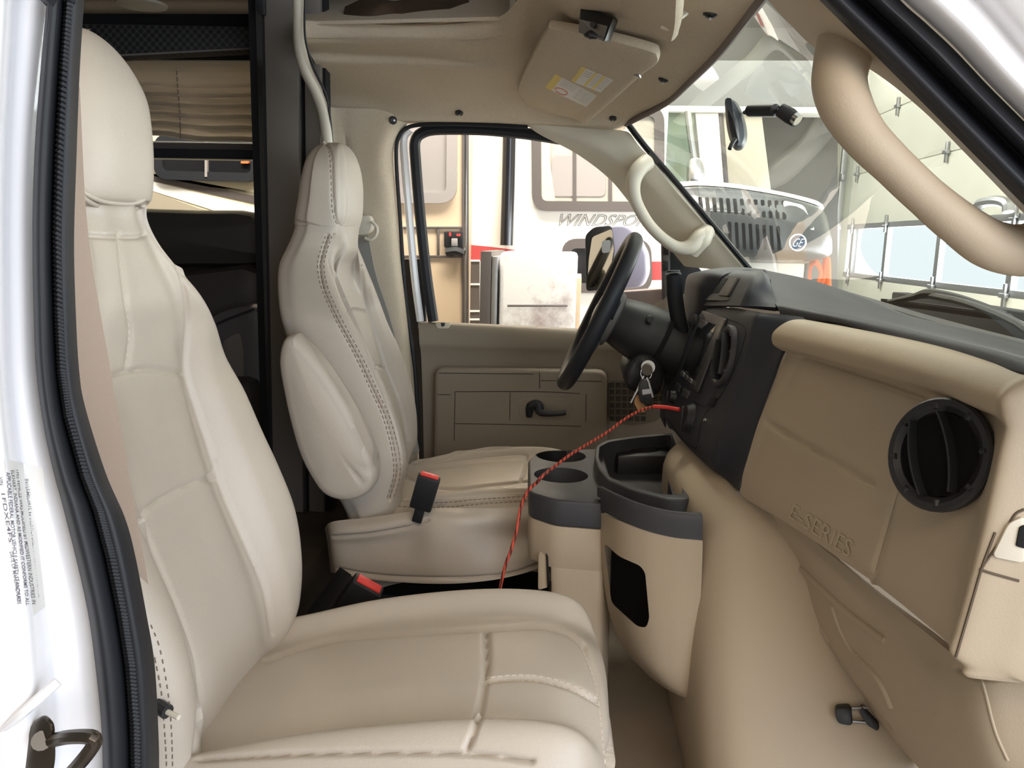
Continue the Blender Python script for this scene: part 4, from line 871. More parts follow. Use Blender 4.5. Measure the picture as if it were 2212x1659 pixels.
# open bin
Zb = .53
bo = rounded([PZ(1284, 985, Zb), PZ(1287, 962, Zb), PZ(1310, 950, Zb), PZ(1380, 940, Zb), PZ(1455, 934, Zb), PZ(1470, 985, Zb), PZ(1490, 1078, Zb), PZ(1440, 1078, Zb), PZ(1370, 1060, Zb), PZ(1312, 1035, Zb), PZ(1292, 1010, Zb)], .015)
bin_ = slab('bin', bo, (0, 0, -.095), M['pad2'], con, .007, 3)
bc = sum(bo, Vector())/len(bo)
worldcut(bin_, [bmo('c', slabbm([bc+(p-bc)*.90+Vector((.0, 0, -.075)) for p in bo], (0, 0, .12), 0), None)])
slab('bin_shelf', [PZ(1325, 968, .50), PZ(1440, 952, .50), PZ(1455, 985, .50), PZ(1335, 985, .50)], (0, 0, -.05), M['black'], con, .004)
qh = PZ(1388, 968, .501); bmo('bin_cup_well', tubebm([qh-Vector((0, 0, .002)), qh+Vector((0, 0, .0008))], .036, 30), M['void'], con)
slab('bin_divider', [PZ(1432, 1000, .505), PZ(1438, 998, .505), PZ(1462, 1075, .505), PZ(1455, 1076, .505)], (0, 0, -.05), M['pad2'], con, .001)
# side pocket: dark rim and curved beige shell
us = [(0, 1.53), (.18, 1.445), (.42, 1.40), (.7, 1.38), (1, 1.375)]
def crow(l, r): return [P(l[0]*(1-u)+r[0]*u, l[1]*(1-u)+r[1]*u+0, y) for u, y in us]
rim = []
for l, r, ins in [((1297, 1092), (1518, 1140), .03), ((1297, 1072), (1518, 1118), .028), ((1300, 1064), (1516, 1108), .012), ((1297, 1068), (1518, 1113), 0), ((1297, 1112), (1518, 1163), 0)]:
    row = [P(l[0]*(1-u)+r[0]*u, l[1]*(1-u)+r[1]*u+14*math.sin(PI*u*.9)+(-10*(1-u)**3 if 1 else 0), y) for u, y in us]
    rim.append([p+Vector((0, ins, 0)) for p in row])
sheet('pocket_rim', rim, M['pad2'], con, nu=5, nv=8, thick=.006)
bodyr = [[P(l[0]*(1-u)+r[0]*u, l[1]*(1-u)+r[1]*u+bow*math.sin(PI*u*.9), y+dy*(1-u*.3)) for u, y in us] for l, r, bow, dy in
   [((1297, 1108), (1518, 1161), 14, .003), ((1298, 1180), (1516, 1240), 16, .003), ((1306, 1270), (1511, 1330), 18, .003), ((1318, 1330), (1507, 1400), 20, .004), ((1338, 1385), (1502, 1450), 22, .006), ((1372, 1430), (1498, 1485), 16, .012), ((1420, 1475), (1495, 1503), 8, .02), ((1465, 1503), (1490, 1512), 2, .03)]]
sh = sheet('pocket_shell', bodyr, M['beige'], con, nu=8, nv=10, thick=.008)
op = rounded([P(1310, 1180, 1.35), P(1340, 1207, 1.35), P(1385, 1225, 1.35), P(1396, 1240, 1.35), P(1405, 1340, 1.35), P(1398, 1360, 1.35), P(1380, 1358, 1.35), P(1326, 1312, 1.35)], .01)
worldcut(sh, [bmo('c', slabbm([CAM+(p-CAM)*.9 for p in op], (0, 0, 0), 0) if False else (lambda: (lambda b: b)(slabbm(op, Vector((op[0]-CAM).normalized())*.42, 0, taper=1.25)))(), None)])
slab('pocket_lining', [P(1300, 1140, 1.60), P(1500, 1180, 1.50), P(1490, 1460, 1.50), P(1330, 1370, 1.60)], (0, .004, 0), M['void'], con, 0)
slab('pocket_back', [P(1300, 1090, 1.64), P(1518, 1130, 1.55), P(1500, 1490, 1.50), P(1340, 1380, 1.62)], (0, .06, 0), M['beige'], con, .006)
# ================================================================== WHEEL, COLUMN, LEVER
sw = thing('steering_wheel', 'black leather steering wheel seen edge-on in front of the driver door window', 'steering wheel', (.055, 2.0, .835))
ctr_ = Vector((.052, 2.0, .834)); tv = Vector((.165, 0, .372)).normalized(); yv = Vector((0, 1, 0)); nv_ = tv.cross(yv).normalized()
if nv_.x > 0: nv_ = -nv_
Rw = .192
tube('rim', [ctr_+(tv*math.cos(a)+yv*math.sin(a))*Rw for a in [2*PI*i/64 for i in range(64)]], .0195, M['rubber'], sw, 14, 1, closed=True)
hub = ctr_-nv_*.045
hb = bmo('hub', pillowbm([hub+tv*a+yv*b for a, b in ((.07, 0), (.06, .05), (.01, .08), (-.05, .06), (-.075, 0), (-.05, -.06), (.01, -.08), (.06, -.05))], nv_*.05, 6, .25, 4), mat('airbag cover', (.13, .12, .115), .55), sw)
qh = hub+nv_*.054
bmo('emblem', tubebm([qh, qh+nv_*.003], .016, 24), M['steel'], hb)
for a in (math.radians(72), math.radians(-72), math.radians(158), math.radians(-158)):
    d_ = tv*math.cos(a)+yv*math.sin(a); bmo('spoke', ribbonbm([hub+d_*.05+nv_*.015, hub+d_*.11+nv_*.025, ctr_+d_*.185], lambda t: .05-.022*t, .014, d_.cross(nv_), 4), M['rubber'], sw)
for b in (-.085, .085):
    q = hub+yv*b+tv*.015+nv_*.042; slab('thumb_buttons', rounded([q+tv*.025-yv*.012, q+tv*.025+yv*.012, q-tv*.025+yv*.012, q-tv*.025-yv*.012], .006), nv_*.008, M['black'], sw, .002)
colm = thing('steering_column', 'black steering column shroud between the wheel and the instrument hood', 'steering column', P(1400, 800, 2.0))
ax = [hub-nv_*.0, hub-nv_*.06, hub-nv_*.16, hub-nv_*.24, P(1462, 750, 2.10)]
bm = tubebm(ax, [.058, .072, .076, .066, .05], 24, 3, flat=1.0); bmo('shroud', bm, mat('column plastic', (.02, .02, .022), .5), colm)
bm = tubebm([hub-nv_*.115, hub-nv_*.125], [.086, .086], 24); bmo('shroud_joint', bm, M['void'], colm)
slab('lower_shroud', rounded([P(1345, 800, 1.90), P(1380, 762, 1.90), P(1425, 775, 1.92), P(1440, 820, 1.92), P(1425, 860, 1.92), P(1352, 845, 1.90)], .03), (0, .2, 0), M['black'], colm, .02, 3)
slab('knee_bolster', [P(1440, 730, 2.04), P(1480, 700, 2.04), P(1440, 900, 2.04), P(1438, 930, 2.05), P(1425, 900, 2.05)], (.06, .45, 0), M['black'], colm, .01)
lev = thing('shift_lever', 'thick black column shift lever with a flat round end beside the instrument hood', 'lever', P(1490, 760, 1.95))
tube('grip', [P(1455, 592, 1.93), P(1458, 640, 1.94), P(1466, 690, 1.95), P(1484, 745, 1.96)], [.0185, .019, .0185, .012], M['rubber'], lev, 16, 4)
tube('end_cap', [P(1454, 588, 1.928), P(1454, 584, 1.928)], .016, M['black'], lev, 20)
tube('shaft', [P(1484, 745, 1.96), P(1480, 780, 1.98)], .009, M['black'], lev, 10)
stalk = tag(tube('turn_stalk', [P(1405, 690, 1.92), P(1380, 668, 2.2), P(1350, 655, 2.3)], .008, M['black'], None, 10, 3), 'thin black turn signal stalk behind the steering wheel rim', 'lever')
# keys
ky = thing('ignition_keys', 'bunch of keys with a tan leather fob hanging from the steering column ignition', 'keys', P(1392, 850, 1.86))
tube('ignition_lock', [P(1400, 795, 1.90), P(1400, 793, 1.868)], .016, M['steel'], ky, 20)
tube('key_in_lock', [P(1398, 796, 1.868), P(1398, 800, 1.845)], .0125, M['bronze'], ky, 14)
tube('key_ring', [P(1396+12*math.cos(a), 806+14*math.sin(a), 1.85) for a in [2*PI*i/16 for i in range(16)]], .0012, M['chrome'], ky, 6, 1, closed=True)
tube('key', [P(1391, 812, 1.85), P(1376, 845, 1.852), P(1363, 870, 1.855)], .003, M['chrome'], ky, 6)
tube('key', [P(1398, 815, 1.845), P(1404, 832, 1.843), P(1411, 858, 1.842)], .004, M['chrome'], ky, 6)
slab('fob', rounded([P(1385, 818, 1.84), P(1400, 822, 1.84), P(1412, 868, 1.84), P(1400, 876, 1.84), P(1382, 870, 1.84), P(1378, 840, 1.84)], .008), (0, .008, 0), M['black'], ky, .002)
slab('fob_label', [P(1387, 842, 1.8385), P(1406, 840, 1.8385), P(1407, 850, 1.8385), P(1388, 853, 1.8385)], (0, .002, 0), M['steel'], ky, 0)
slab('leather_tag', rounded([P(1372, 850, 1.862), P(1380, 856, 1.862), P(1396, 880, 1.862), P(1393, 892, 1.862), P(1380, 890, 1.862), P(1370, 872, 1.862)], .006), (0, .003, 0), mat('tan leather', (.55, .30, .13), .6), ky, .001)
# red cord
cp = [(1468, 885, 1.72), (1440, 880, 1.74), (1412, 878, 1.75), (1385, 886, 1.75), (1350, 905, 1.74), (1310, 935, 1.72), (1265, 962, 1.69), (1228, 985, 1.64), (1195, 1010, 1.60), (1170, 1030, 1.50), (1160, 1042, 1.545), (1145, 1055, 1.54), (1133, 1075, 1.54), (1124, 1100, 1.54), (1117, 1140, 1.53), (1105, 1185, 1.52), (1092, 1220, 1.51), (1085, 1250, 1.50), (1080, 1275, 1.47), (1075, 1330, 1.42)]
cmat = mat('red braided cord', (.42, .06, .04), .8)
nt = cmat.node_tree; w_ = nt.nodes.new('ShaderNodeTexWave'); w_.inputs['Scale'].default_value = 40; w_.inputs['Distortion'].default_value = 3
tc_ = nt.nodes.new('ShaderNodeTexCoord'); nt.links.new(tc_.outputs['Object'], w_.inputs['Vector']); r_ = nt.nodes.new('ShaderNodeValToRGB')
r_.color_ramp.elements[0].color = (.10, .015, .012, 1); r_.color_ramp.elements[1].color = (.60, .09, .05, 1); r_.color_ramp.elements[0].position = .25; r_.color_ramp.elements[1].position = .5
nt.links.new(w_.outputs['Fac'], r_.inputs[0]); nt.links.new(r_.outputs[0], nt.nodes['Principled BSDF'].inputs['Base Color'])
cdr = thing('red_cord', 'thin red braided cord looping from the keys over the cup holders to the floor', 'cord', P(1100, 1275, 1.5))
tube('braid', [P(*p) for p in cp[2:]], .0033, cmat, cdr, 8, 6)
tube('end_sleeve', [P(*p) for p in cp[:3]], .0042, M['red'], cdr, 8, 5)
# ================================================================== VISORS, MIRROR, CLIPS
Th = bvh(hl)
vp = [(1350, 265, 2.30), (1135, 175, 2.16), (1240, 68, 1.72)]
vA, vB, vC = PP(vp); vn = (vB-vA).cross(vC-vA).normalized(); vn = vn if vn.dot(CAM-vA) > 0 else -vn; vA = vA+vn*.012
def vpl(pts): return [PL(x, y, vA, vn) for x, y in pts]
sv = thing('sun_visor', 'beige sun visor with two white and yellow warning stickers above the driver window', 'sun visor', vA, 'sun visors')
vo = [(1180, 70), (1195, 64), (1300, 84), (1405, 112), (1421, 125), (1419, 140), (1395, 158), (1385, 166), (1275, 262), (1260, 266), (1235, 256), (1215, 252), (1150, 232), (1124, 210), (1118, 190), (1150, 120)]
vb = bmo('visor_body', pillowbm(vpl(vo), vn*-.02, 6, .3, 4), M['fabric'], sv); Tv = bvh(vb)
def stickn(name, T, pts, m, par, nu=4, nv=4, off=.0006): return patch(name, T, pts, m, par, off, nu, nv)
tube('hinge_clip', vpl([(1372, 160), (1383, 165), (1378, 160)]), .004, M['steel'], sv, 6)
def sticker(pts, bands, nlines, cols=2):
    s = patch('warning_sticker', Tv, pts, M['paper'], sv, .0008, 5, 5)
    a, b, c, d = [Vector((*p, 0)) for p in pts]
    g = lambda u, v: (lambda q: (q.x, q.y))(a.lerp(b, u).lerp(d.lerp(c, u), v))
    for u0, u1 in bands: patch('sticker_band', Tv, [g(u0, 0), g(u1, 0), g(u1, 1), g(u0, 1)], M['yellow'], s, .0012, 2, 4)
    return s, g
s1, g1 = sticker([(1200, 160), (1289, 207), (1266, 231), (1177, 189)], [(0, .16)], 0)
s2, g2 = sticker([(1257, 144), (1325, 173), (1297, 200), (1233, 175)], [(0, .14), (.42, .50), (.68, .76)], 0)
def words(s, g, u0, u1, v0, v1, txt): text_on('sticker_text', txt, (lambda u, v: hit(Tv, *g(u0+(u1-u0)*v, v1+(v0-v1)*(1-u)) , .0013)) if 0 else quadfn([g(u0, v1), g(u1, v1), g(u1, v0), g(u0, v0)], Tv, off=.0013), M['ink'], s)
for i in range(4): words(s1, g1, .22, .56, .08+i*.11, .14+i*.11, 'Air bags can seriously injure')
for i in range(7): words(s1, g1, .62, .96, .12+i*.11, .18+i*.11, 'NEVER put a rear facing child seat in front')
for i in range(6): words(s2, g2, .53, .66, .1+i*.13, .16+i*.13, 'To reduce risk'); words(s2, g2, .79, .95, .1+i*.13, .16+i*.13, 'avoid turns at speed')
for i in range(3): words(s2, g2, .18, .38, .12+i*.14, .18+i*.14, 'ROLLOVER')
q = [hit(Tv, *(g1(.34+.14*math.cos(a), .78+.16*math.sin(a))), .0016) for a in [2*PI*i/20 for i in range(20)]]
tube('prohibition_ring', q, .0012, M['red'], s1, 5, 1, closed=True)
# passenger visor
vq = PP([(1440, 85, 1.45), (1370, 55, 1.58), (1400, -40, 1.17)]); wn = (vq[1]-vq[0]).cross(vq[2]-vq[0]).normalized(); wn = wn if wn.dot(CAM-vq[0]) > 0 else -wn
pv = thing('sun_visor', 'second beige sun visor, cut by the top edge of the photo above the first', 'sun visor', vq[0], 'sun visors')
bmo('visor_body', pillowbm([PL(x, y, vq[0], wn) for x, y in [(1325, -30), (1322, 20), (1345, 42), (1400, 62), (1445, 92), (1452, 86), (1458, 60), (1461, 10), (1462, -60), (1400, -90), (1345, -70)]], wn*-.02, 6, .3, 4), M['fabric'], pv)
tube('hinge_clip', [P(1428, 57, 1.36), P(1443, 62, 1.36), P(1455, 54, 1.36)], .004, M['trim'], pv, 8)
tube('visor_mount', [P(1466, 34, 1.42), P(1474, 28, 1.43), P(1480, 24, 1.45)], .008, M['trim'], pv, 8)
bxh = thing('microphone_box', 'small black box with a silver face hanging from the headliner between the visors', 'device', P(1290, 60, 1.8))
q = [P(1252, 42, 1.585), P(1312, 57, 1.54), P(1304, 86, 1.54), P(1250, 71, 1.585)]
slab('housing', [P(1254, 9, 1.60), P(1326, 38, 1.55), P(1306, 90, 1.55), P(1249, 72, 1.60)], (.012, .09, .02), M['black'], bxh, .003)
slab('face_plate', q, (0, -.002, 0), M['steel'], bxh, 0)
tube('face_knob', [P(1280, 53, 1.57), P(1280, 53, 1.55)], .005, M['black'], bxh, 12)
tube('bracket_knob', [P(1265, 76, 1.55), P(1276, 75, 1.54), P(1290, 80, 1.54)], [.004, .008, .004], M['black'], bxh, 10, 3)
clipn = 0
for x, y, w__, lab in [(849, 260, 9, 'round black trim fastener on the pillar at the window corner'), (992, 244, 9, 'black headliner fastener above the driver door window'), (1324, 255, 8, 'black headliner fastener below the sun visor corner'), (1433, 172, 11, 'black headliner fastener right of the sun visor'), (1534, 30, 15, 'largest black headliner fastener, near the top edge of the windshield')]:
    T_ = bvh(bpy.data.objects['wall_left']) if x < 860 else Th
    q = hit(T_, x, y, .001); qa, qb = hit(T_, x+4, y), hit(T_, x, y+4)
    n_ = (qa-q).cross(qb-q); n_ = (CAM-q).normalized() if n_.length < 1e-9 else n_.normalized()
    n_ = n_ if n_.dot(CAM-q) > 0 else -n_
    rr_ = w__*q.y/1750*.98
    cl = thing('trim_clip', lab, 'fastener', q, 'headliner fasteners'); tube('clip_head', [q-n_*.002, q+n_*.003, q+n_*.006], [rr_, rr_*.95, rr_*.55], M['black'], cl, 20); tube('clip_pin', [q+n_*.006, q+n_*.009], rr_*.22, M['steel'], cl, 10)
rv = thing('rear_view_mirror', 'black rear view mirror seen edge-on on its jointed arm against the windshield', 'mirror', P(1600, 240, 1.75))
bmo('mirror_shell', pillowbm([P(x, y, 1.70) for x, y in [(1564, 214), (1570, 208), (1586, 212), (1600, 230), (1611, 262), (1614, 292), (1608, 312), (1597, 321), (1584, 318), (1574, 296), (1567, 262)]], (.022, .11, .006), 8, .12, 4), mat('mirror shell', (.05, .055, .065), .45), rv)
tube('night_lever', [P(1588, 300, 1.68), P(1580, 312, 1.67), P(1576, 322, 1.665)], .004, M['black'], rv, 8)
tube('arm', [P(1608, 243, 1.72), P(1618, 240, 1.70), P(1620, 239, 1.69), P(1675, 238, 1.62), P(1677, 238, 1.62)], [.004, .006, .0115, .0115, .006], M['black'], rv, 16)
tube('arm_neck', [P(1676, 238, 1.62), P(1690, 243, 1.60)], .004, M['black'], rv, 10)
tube('windshield_mount', [P(1686, 238, 1.60), P(1706, 250, 1.59), P(1722, 262, 1.58)], [.013, .0145, .012], M['black'], rv, 16)
tube('mount_ring', [P(1716, 254, 1.575), P(1724, 260, 1.57)], .0105, M['chrome'], rv, 16)
# ================================================================== VAN FLOOR AND SHELL (what closes the cab and coach)
struct(box('floor', (.15, 1.65, -.03), (1.5, 1.8, .06), M['carpet']))
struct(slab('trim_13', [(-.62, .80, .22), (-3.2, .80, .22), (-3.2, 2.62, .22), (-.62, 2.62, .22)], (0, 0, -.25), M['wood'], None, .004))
struct(box('wall_front', (.98, 1.65, .40), (.05, 1.85, .95), M['void']))
struct(box('wall_left_footwell', (.72, 2.56, .40), (.50, .04, .85), M['carpet']))
struct(box('wall_left_sill', (.2, 2.56, .0), (1.6, .04, .3), M['rvdark']))
struct(box('ceiling_coach', (-1.95, 1.7, 1.725), (2.6, 1.95, .08), mat('coach ceiling', (.36, .31, .25), .8)))
struct(box('wall_rear', (-3.2, 1.7, .9), (.06, 1.9, 1.9), M['panel']))
struct(box('wall_right_coach', (-1.98, .77, .85), (2.5, .05, 2.1), M['panel']))
# coach side wall around its window
WY = 2.64
def wq(x, y, Y=WY): return P(x, y, Y)
zl, zh = P(450, 458, WY).z, P(450, 130, WY).z
struct(slab('wall_left_coach', [(-.75, WY, .1), (-3.2, WY, .1), (-3.2, WY, zl-.03), (-.75, WY, zl-.03)], (0, .04, 0), M['panel'], None, 0))
struct(slab('wall_left_coach_top', [(-.75, WY, zh), (-3.2, WY, zh), (-3.2, WY, 1.8), (-.75, WY, 1.8)], (0, .04, 0), M['void'], None, 0))
cw = thing('window_3', None, None, (-1.3, WY, zl)); cw['kind'] = 'structure'
zr0, zr1 = P(450, 345, WY).z, P(450, 308, WY).z
box('window_rail', (-1.9, WY, (zr0+zr1)/2), (2.5, .05, zr1-zr0), M['black'], cw, .004)
box('window_rail', (-1.9, WY-.03, P(450, 318, WY).z), (2.5, .02, .02), M['rvdark'], cw, .003)
box('window_sill', (-1.9, WY, zl-.015), (2.5, .05, .03), M['black'], cw, .004)
struct(bmo('window_3_glass', gridbm([[Vector((-3.1, WY+.02, zl)), Vector((-.8, WY+.02, zl))], [Vector((-3.1, WY+.02, zh)), Vector((-.8, WY+.02, zh))]]), M['glass2']))
# pleated shade
sdm = thing('pleated_shade', 'half-lowered taupe pleated window shade with crumpled folds in the dark coach behind the seats', 'window shade', (-1.3, WY-.04, zr1))
zt, zb_ = P(450, 134, WY-.04).z, P(450, 306, WY-.04).z
bm = bmesh.new(); NR, NC = 96, 120; V_ = []
for i in range(NR+1):
    row = []; v = i/NR
    for j in range(NC+1):
        u = j/NC; X = -2.6+1.86*u; z = zt+(zb_-zt)*v; px = proj(Vector((X, WY-.04, z)))[0]
        ph = (v*7.6+.03*math.sin(u*31)+.02*math.sin(u*77)+.05*math.sin(u*13+v*7)*v) % 1.0
        f = 1-abs(2*ph-1); amp = .042*sm(.18, .5, v)*(.75+.4*math.sin(u*15))+.002
        if 395 < px < 440: amp *= 1-.6*math.exp(-((px-415)/14)**2)*(.6+.4*math.sin(v*30))
        row.append(bm.verts.new(Vector((X, WY-.05-f*amp*.9+.004*math.sin(u*60+v*8)*v, z+.010*math.sin(u*11+1)*v*v+.004*math.sin(u*40)*v))))
    V_.append(row)
for i in range(NR):
    for j in range(NC): bm.faces.new((V_[i][j], V_[i][j+1], V_[i+1][j+1], V_[i+1][j]))
bmesh.ops.solidify(bm, geom=bm.faces[:], thickness=.0012)
bmo('cloth', bm, M['shade'], sdm)
tube('lift_cord', [P(381, 148, WY-.09), P(384, 190, WY-.09), P(388, 240, WY-.09), P(390, 300, WY-.09)], .0018, M['seam'], sdm, 6, 4)
for y in (150, 163, 177, 190, 205, 219, 234, 247, 260): tube('cord_bead', [P(382+(y-150)*.06, y, WY-.094), P(382+(y-150)*.06, y+2, WY-.094)], .0026, M['thread'], sdm, 6)
# patterned valance and ceiling lamp
vm = mat('valance fabric', (.035, .032, .03), .6); nt = vm.node_tree; tc_ = nt.nodes.new('ShaderNodeTexCoord'); vo_ = nt.nodes.new('ShaderNodeTexVoronoi'); vo_.inputs['Scale'].default_value = 60; vo_.inputs['Randomness'].default_value = 0
r_ = nt.nodes.new('ShaderNodeValToRGB'); r_.color_ramp.elements[0].position = .42; r_.color_ramp.elements[1].position = .50; r_.color_ramp.elements[0].color = (.008, .008, .008, 1); r_.color_ramp.elements[1].color = (.04, .038, .036, 1)
mp_ = nt.nodes.new('ShaderNodeMapping'); mp_.inputs['Rotation'].default_value = (0, .78, 0); nt.links.new(tc_.outputs['Object'], mp_.inputs[0]); nt.links.new(mp_.outputs[0], vo_.inputs['Vector']); nt.links.new(vo_.outputs['Distance'], r_.inputs[0]); nt.links.new(r_.outputs[0], nt.nodes['Principled BSDF'].inputs['Base Color'])
va = thing('window_valance', 'dark upholstered valance with a small lattice pattern above the pleated shade', 'valance', P(400, 110, 2.45))
slab('valance_board', [P(-100, 46, 2.42), P(568, 57, 2.42), P(568, 103, 2.42), P(250, 120, 2.42), P(-100, 138, 2.42)], (0, .08, 0), vm, va, .006)
tube('piping', [P(-100, 138, 2.42), P(250, 120, 2.42), P(568, 103, 2.42)], .003, M['panel'], va, 6)
lc = PZ(306, 8, 1.685); tag(tube('ceiling_lamp', [lc, lc-Vector((0, 0, .006)), lc-Vector((0, 0, .010))], [.075, .072, .05], mat('lamp lens', (.55, .50, .42), .4), None, 28), 'round flat unlit lamp on the coach ceiling, top left', 'lamp')
# partition panel between cab and coach
pt = thing('partition_panel', 'tall taupe laminate partition standing behind the farther seat, with a dark vertical gap', 'partition', P(610, 1138, 2.16))
slab('wide_panel', [P(569, -40, 2.17), P(641, -40, 2.17), P(655, 1138, 2.17), P(592, 1138, 2.17)], (0, .04, 0), M['panel'], pt, .002)
slab('narrow_panel', [P(656, -40, 2.18), P(690, -40, 2.18), P(700, 1138, 2.18), P(668, 1138, 2.18)], (0, .04, 0), M['panel'], pt, .002)
slab('gap_channel', [P(640, -40, 2.2), P(700, -40, 2.2), P(720, 1138, 2.2), P(655, 1138, 2.2)], (0, .04, 0), M['void'], pt, 0)
slab('edge_strip', [P(564, -40, 2.175), P(570, -40, 2.175), P(593, 1138, 2.175), P(586, 1138, 2.175)], (0, .04, 0), M['black'], pt, 0)
slab('edge_hook', rounded([P(550, -20, 2.16), P(572, -20, 2.16), P(572, 34, 2.16), P(560, 30, 2.16), P(551, 18, 2.16)], .006), (0, .02, 0), M['black'], pt, .002)
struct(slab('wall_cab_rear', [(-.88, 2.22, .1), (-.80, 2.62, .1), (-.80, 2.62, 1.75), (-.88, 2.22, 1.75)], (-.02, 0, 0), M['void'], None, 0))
# sofa below the window and chair
so = thing('dark_sofa', 'very dark leather sofa back under the coach window, left of the partition', 'sofa', P(430, 1100, 2.3))
bm = pillowbm([P(150, 455, 2.50), P(300, 452, 2.50), P(450, 456, 2.50), P(575, 462, 2.50), P(600, 520, 2.50), P(600, 570, 2.50), P(450, 575, 2.50), P(150, 575, 2.50)], (0, -.12, 0), 6, .3, 3); bmo('back_cushion', bm, M['darkseat'], so)
bm = pillowbm([P(150, 580, 2.46), P(300, 580, 2.46), P(450, 582, 2.46), P(600, 582, 2.46), P(610, 760, 2.46), P(600, 900, 2.46), P(300, 900, 2.46), P(150, 900, 2.46)], (0, -.14, 0), 6, .3, 3); bmo('lower_cushion', bm, M['darkseat'], so)
box('sofa_base', (-1.6, 2.30, .42), (1.4, .5, .36), M['darkseat'], so, .03)
ch = thing('swivel_chair', 'charcoal leather chair back with a mesh side pocket, seen between the two cab seats', 'chair', P(520, 1150, 2.25))
bm = pillowbm([P(466, 702, 2.30), P(480, 676, 2.30), P(510, 662, 2.30), P(545, 654, 2.30), P(568, 658, 2.30), P(590, 700, 2.30), P(598, 850, 2.30), P(604, 1100, 2.30), P(560, 1130, 2.30), P(500, 1100, 2.30), P(480, 900, 2.30)], (0, -.07, 0), 6, .3, 4); bmo('backrest', bm, M['chairleather'], ch)
slab('mesh_pocket', rounded([P(481, 735, 2.222), P(520, 715, 2.222), P(528, 760, 2.222), P(528, 960, 2.222), P(500, 980, 2.222)], .02), (0, -.004, 0), mat('pocket mesh', (.12, .105, .09), .9, bump=1, bscale=260), ch, .001)
tube('top_piping', [P(468, 700, 2.225), P(500, 686, 2.222), P(548, 668, 2.222)], .003, M['black'], ch, 6, 4)
box('chair_base', (-.98, 2.3, .3), (.25, .25, .16), M['black'], ch, .02)
tag(slab('seat_rail', [P(735, 1222, 1.72), P(760, 1240, 1.62), P(660, 1380, 1.50), P(640, 1352, 1.56)], (0, 0, -.04), M['black'], None, .004), 'black floor rail running diagonally between the two cab seats', 'rail')
# ================================================================== GARAGE
GZ = -.78
struct(slab('floor_garage', [(-9, -6, GZ), (2.85, -6, GZ), (2.85, 12, GZ), (-9, 12, GZ)], (0, 0, -.1), M['concrete'], None, 0))
struct(slab('floor_outside', [(2.85, -6, GZ-.01), (14, -6, GZ-.01), (14, 14, GZ-.01), (2.85, 14, GZ-.01)], (0, 0, -.1), mat('sunlit ground', (.8, .8, .78), .9), None, 0))
struct(box('ceiling_garage', (-3, 2.6, 3.75), (12, 18.8, .1), M['ceilpaint']))
struct(box('wall_far', (-3, 11.0, 1.4), (12, .1, 4.6), mat('far wall', (.50, .49, .46), .9)))
struct(box('wall_near_end', (-3, -6.6, 1.4), (12, .1, 4.6), M['ceilpaint']))
struct(box('wall_left_end', (-8.5, 2.2, 1.4), (.1, 17.6, 4.6), M['ceilpaint']))
gd_ = thing('door_2', None, None, (2.85, 5, GZ)); gd_['kind'] = 'structure'
X0 = 2.85; yA, yB = PX(1830, 500, X0).y, .4
zs_ = [GZ]+[1.245+.525*k for k in range(-3, 5)]
zs_[1] = 1.245-.525*3
for i in range(len(zs_)-1):
    z0, z1 = zs_[i], zs_[i+1]
    if abs(z1-1.245) < .01: continue
    box('door_section', (X0+.02, (yA+yB)/2, (z0+z1)/2), (.04, yA-yB, z1-z0-.008), M['doorpaint'], gd_, .003)
box('window_rail', (X0+.02, (yA+yB)/2, 1.235), (.045, yA-yB, .05), M['steel'], gd_, .002)
box('window_rail', (X0+.02, (yA+yB)/2, .735), (.045, yA-yB, .05), M['steel'], gd_, .002)
sy = [PX(1838, 550, X0).y, PX(1910, 550, X0).y, PX(2024, 550, X0).y]
dy_ = sy[1]-sy[2]; yy = sy[2]-dy_
while yy > yB: sy.append(yy); yy -= dy_
for y in sy:
    box('window_stile', (X0+.02, y, .985), (.045, .07, .48), M['steel'], gd_, .002)
    for z in zs_[2:]: 
        hbx = boxbm((X0-.015, y, z), (.02, .03, .16), .003); boxbm((X0-.02, y, z), (.03, .08, .03), .003, bm=hbx); bmo('hinge', hbx, M['steel'], gd_)
fr = thing('garage_door_track', 'cream upright door frame with galvanised roller track, seen through the windshield', 'door track', (2.8, yA+.2, GZ))
bm = boxbm((X0-.02, yA+.22, 1.3), (.10, .32, 4.2), .004); bmo('frame_board', bm, mat('frame paint', (.55, .54, .44), .6), fr)
bmo('roller_track', boxbm((X0-.09, yA+.03, 1.3), (.06, .05, 4.2), .004), M['steel'], fr)
for z in (.75, 1.24, 1.75): box('track_bracket', (X0-.10, yA+.0, z), (.05, .10, .07), M['steel'], fr, .004)
struct(box('wall_front_garage', (X0+.03, (yA+.38+11)/2, 1.4), (.06, 11-yA-.38, 4.6), mat('dark wall board', (.13, .12, .12), .8)))
tag(bmo('hoist_rail', boxbm((X0-.9, 4.6, 2.45), (.10, 8.5, .12), .004), M['rvwhite']), 'pale overhead rail crossing the view high in the garage', 'rail')
(bmo('lift_handle', tubebm([PX(2112, 452, 2.7), PX(2118, 440, 2.7), PX(2150, 434, 2.7), PX(2175, 440, 2.7), PX(2178, 458, 2.7)], .035, 8, 4), M['steel'], gd_))
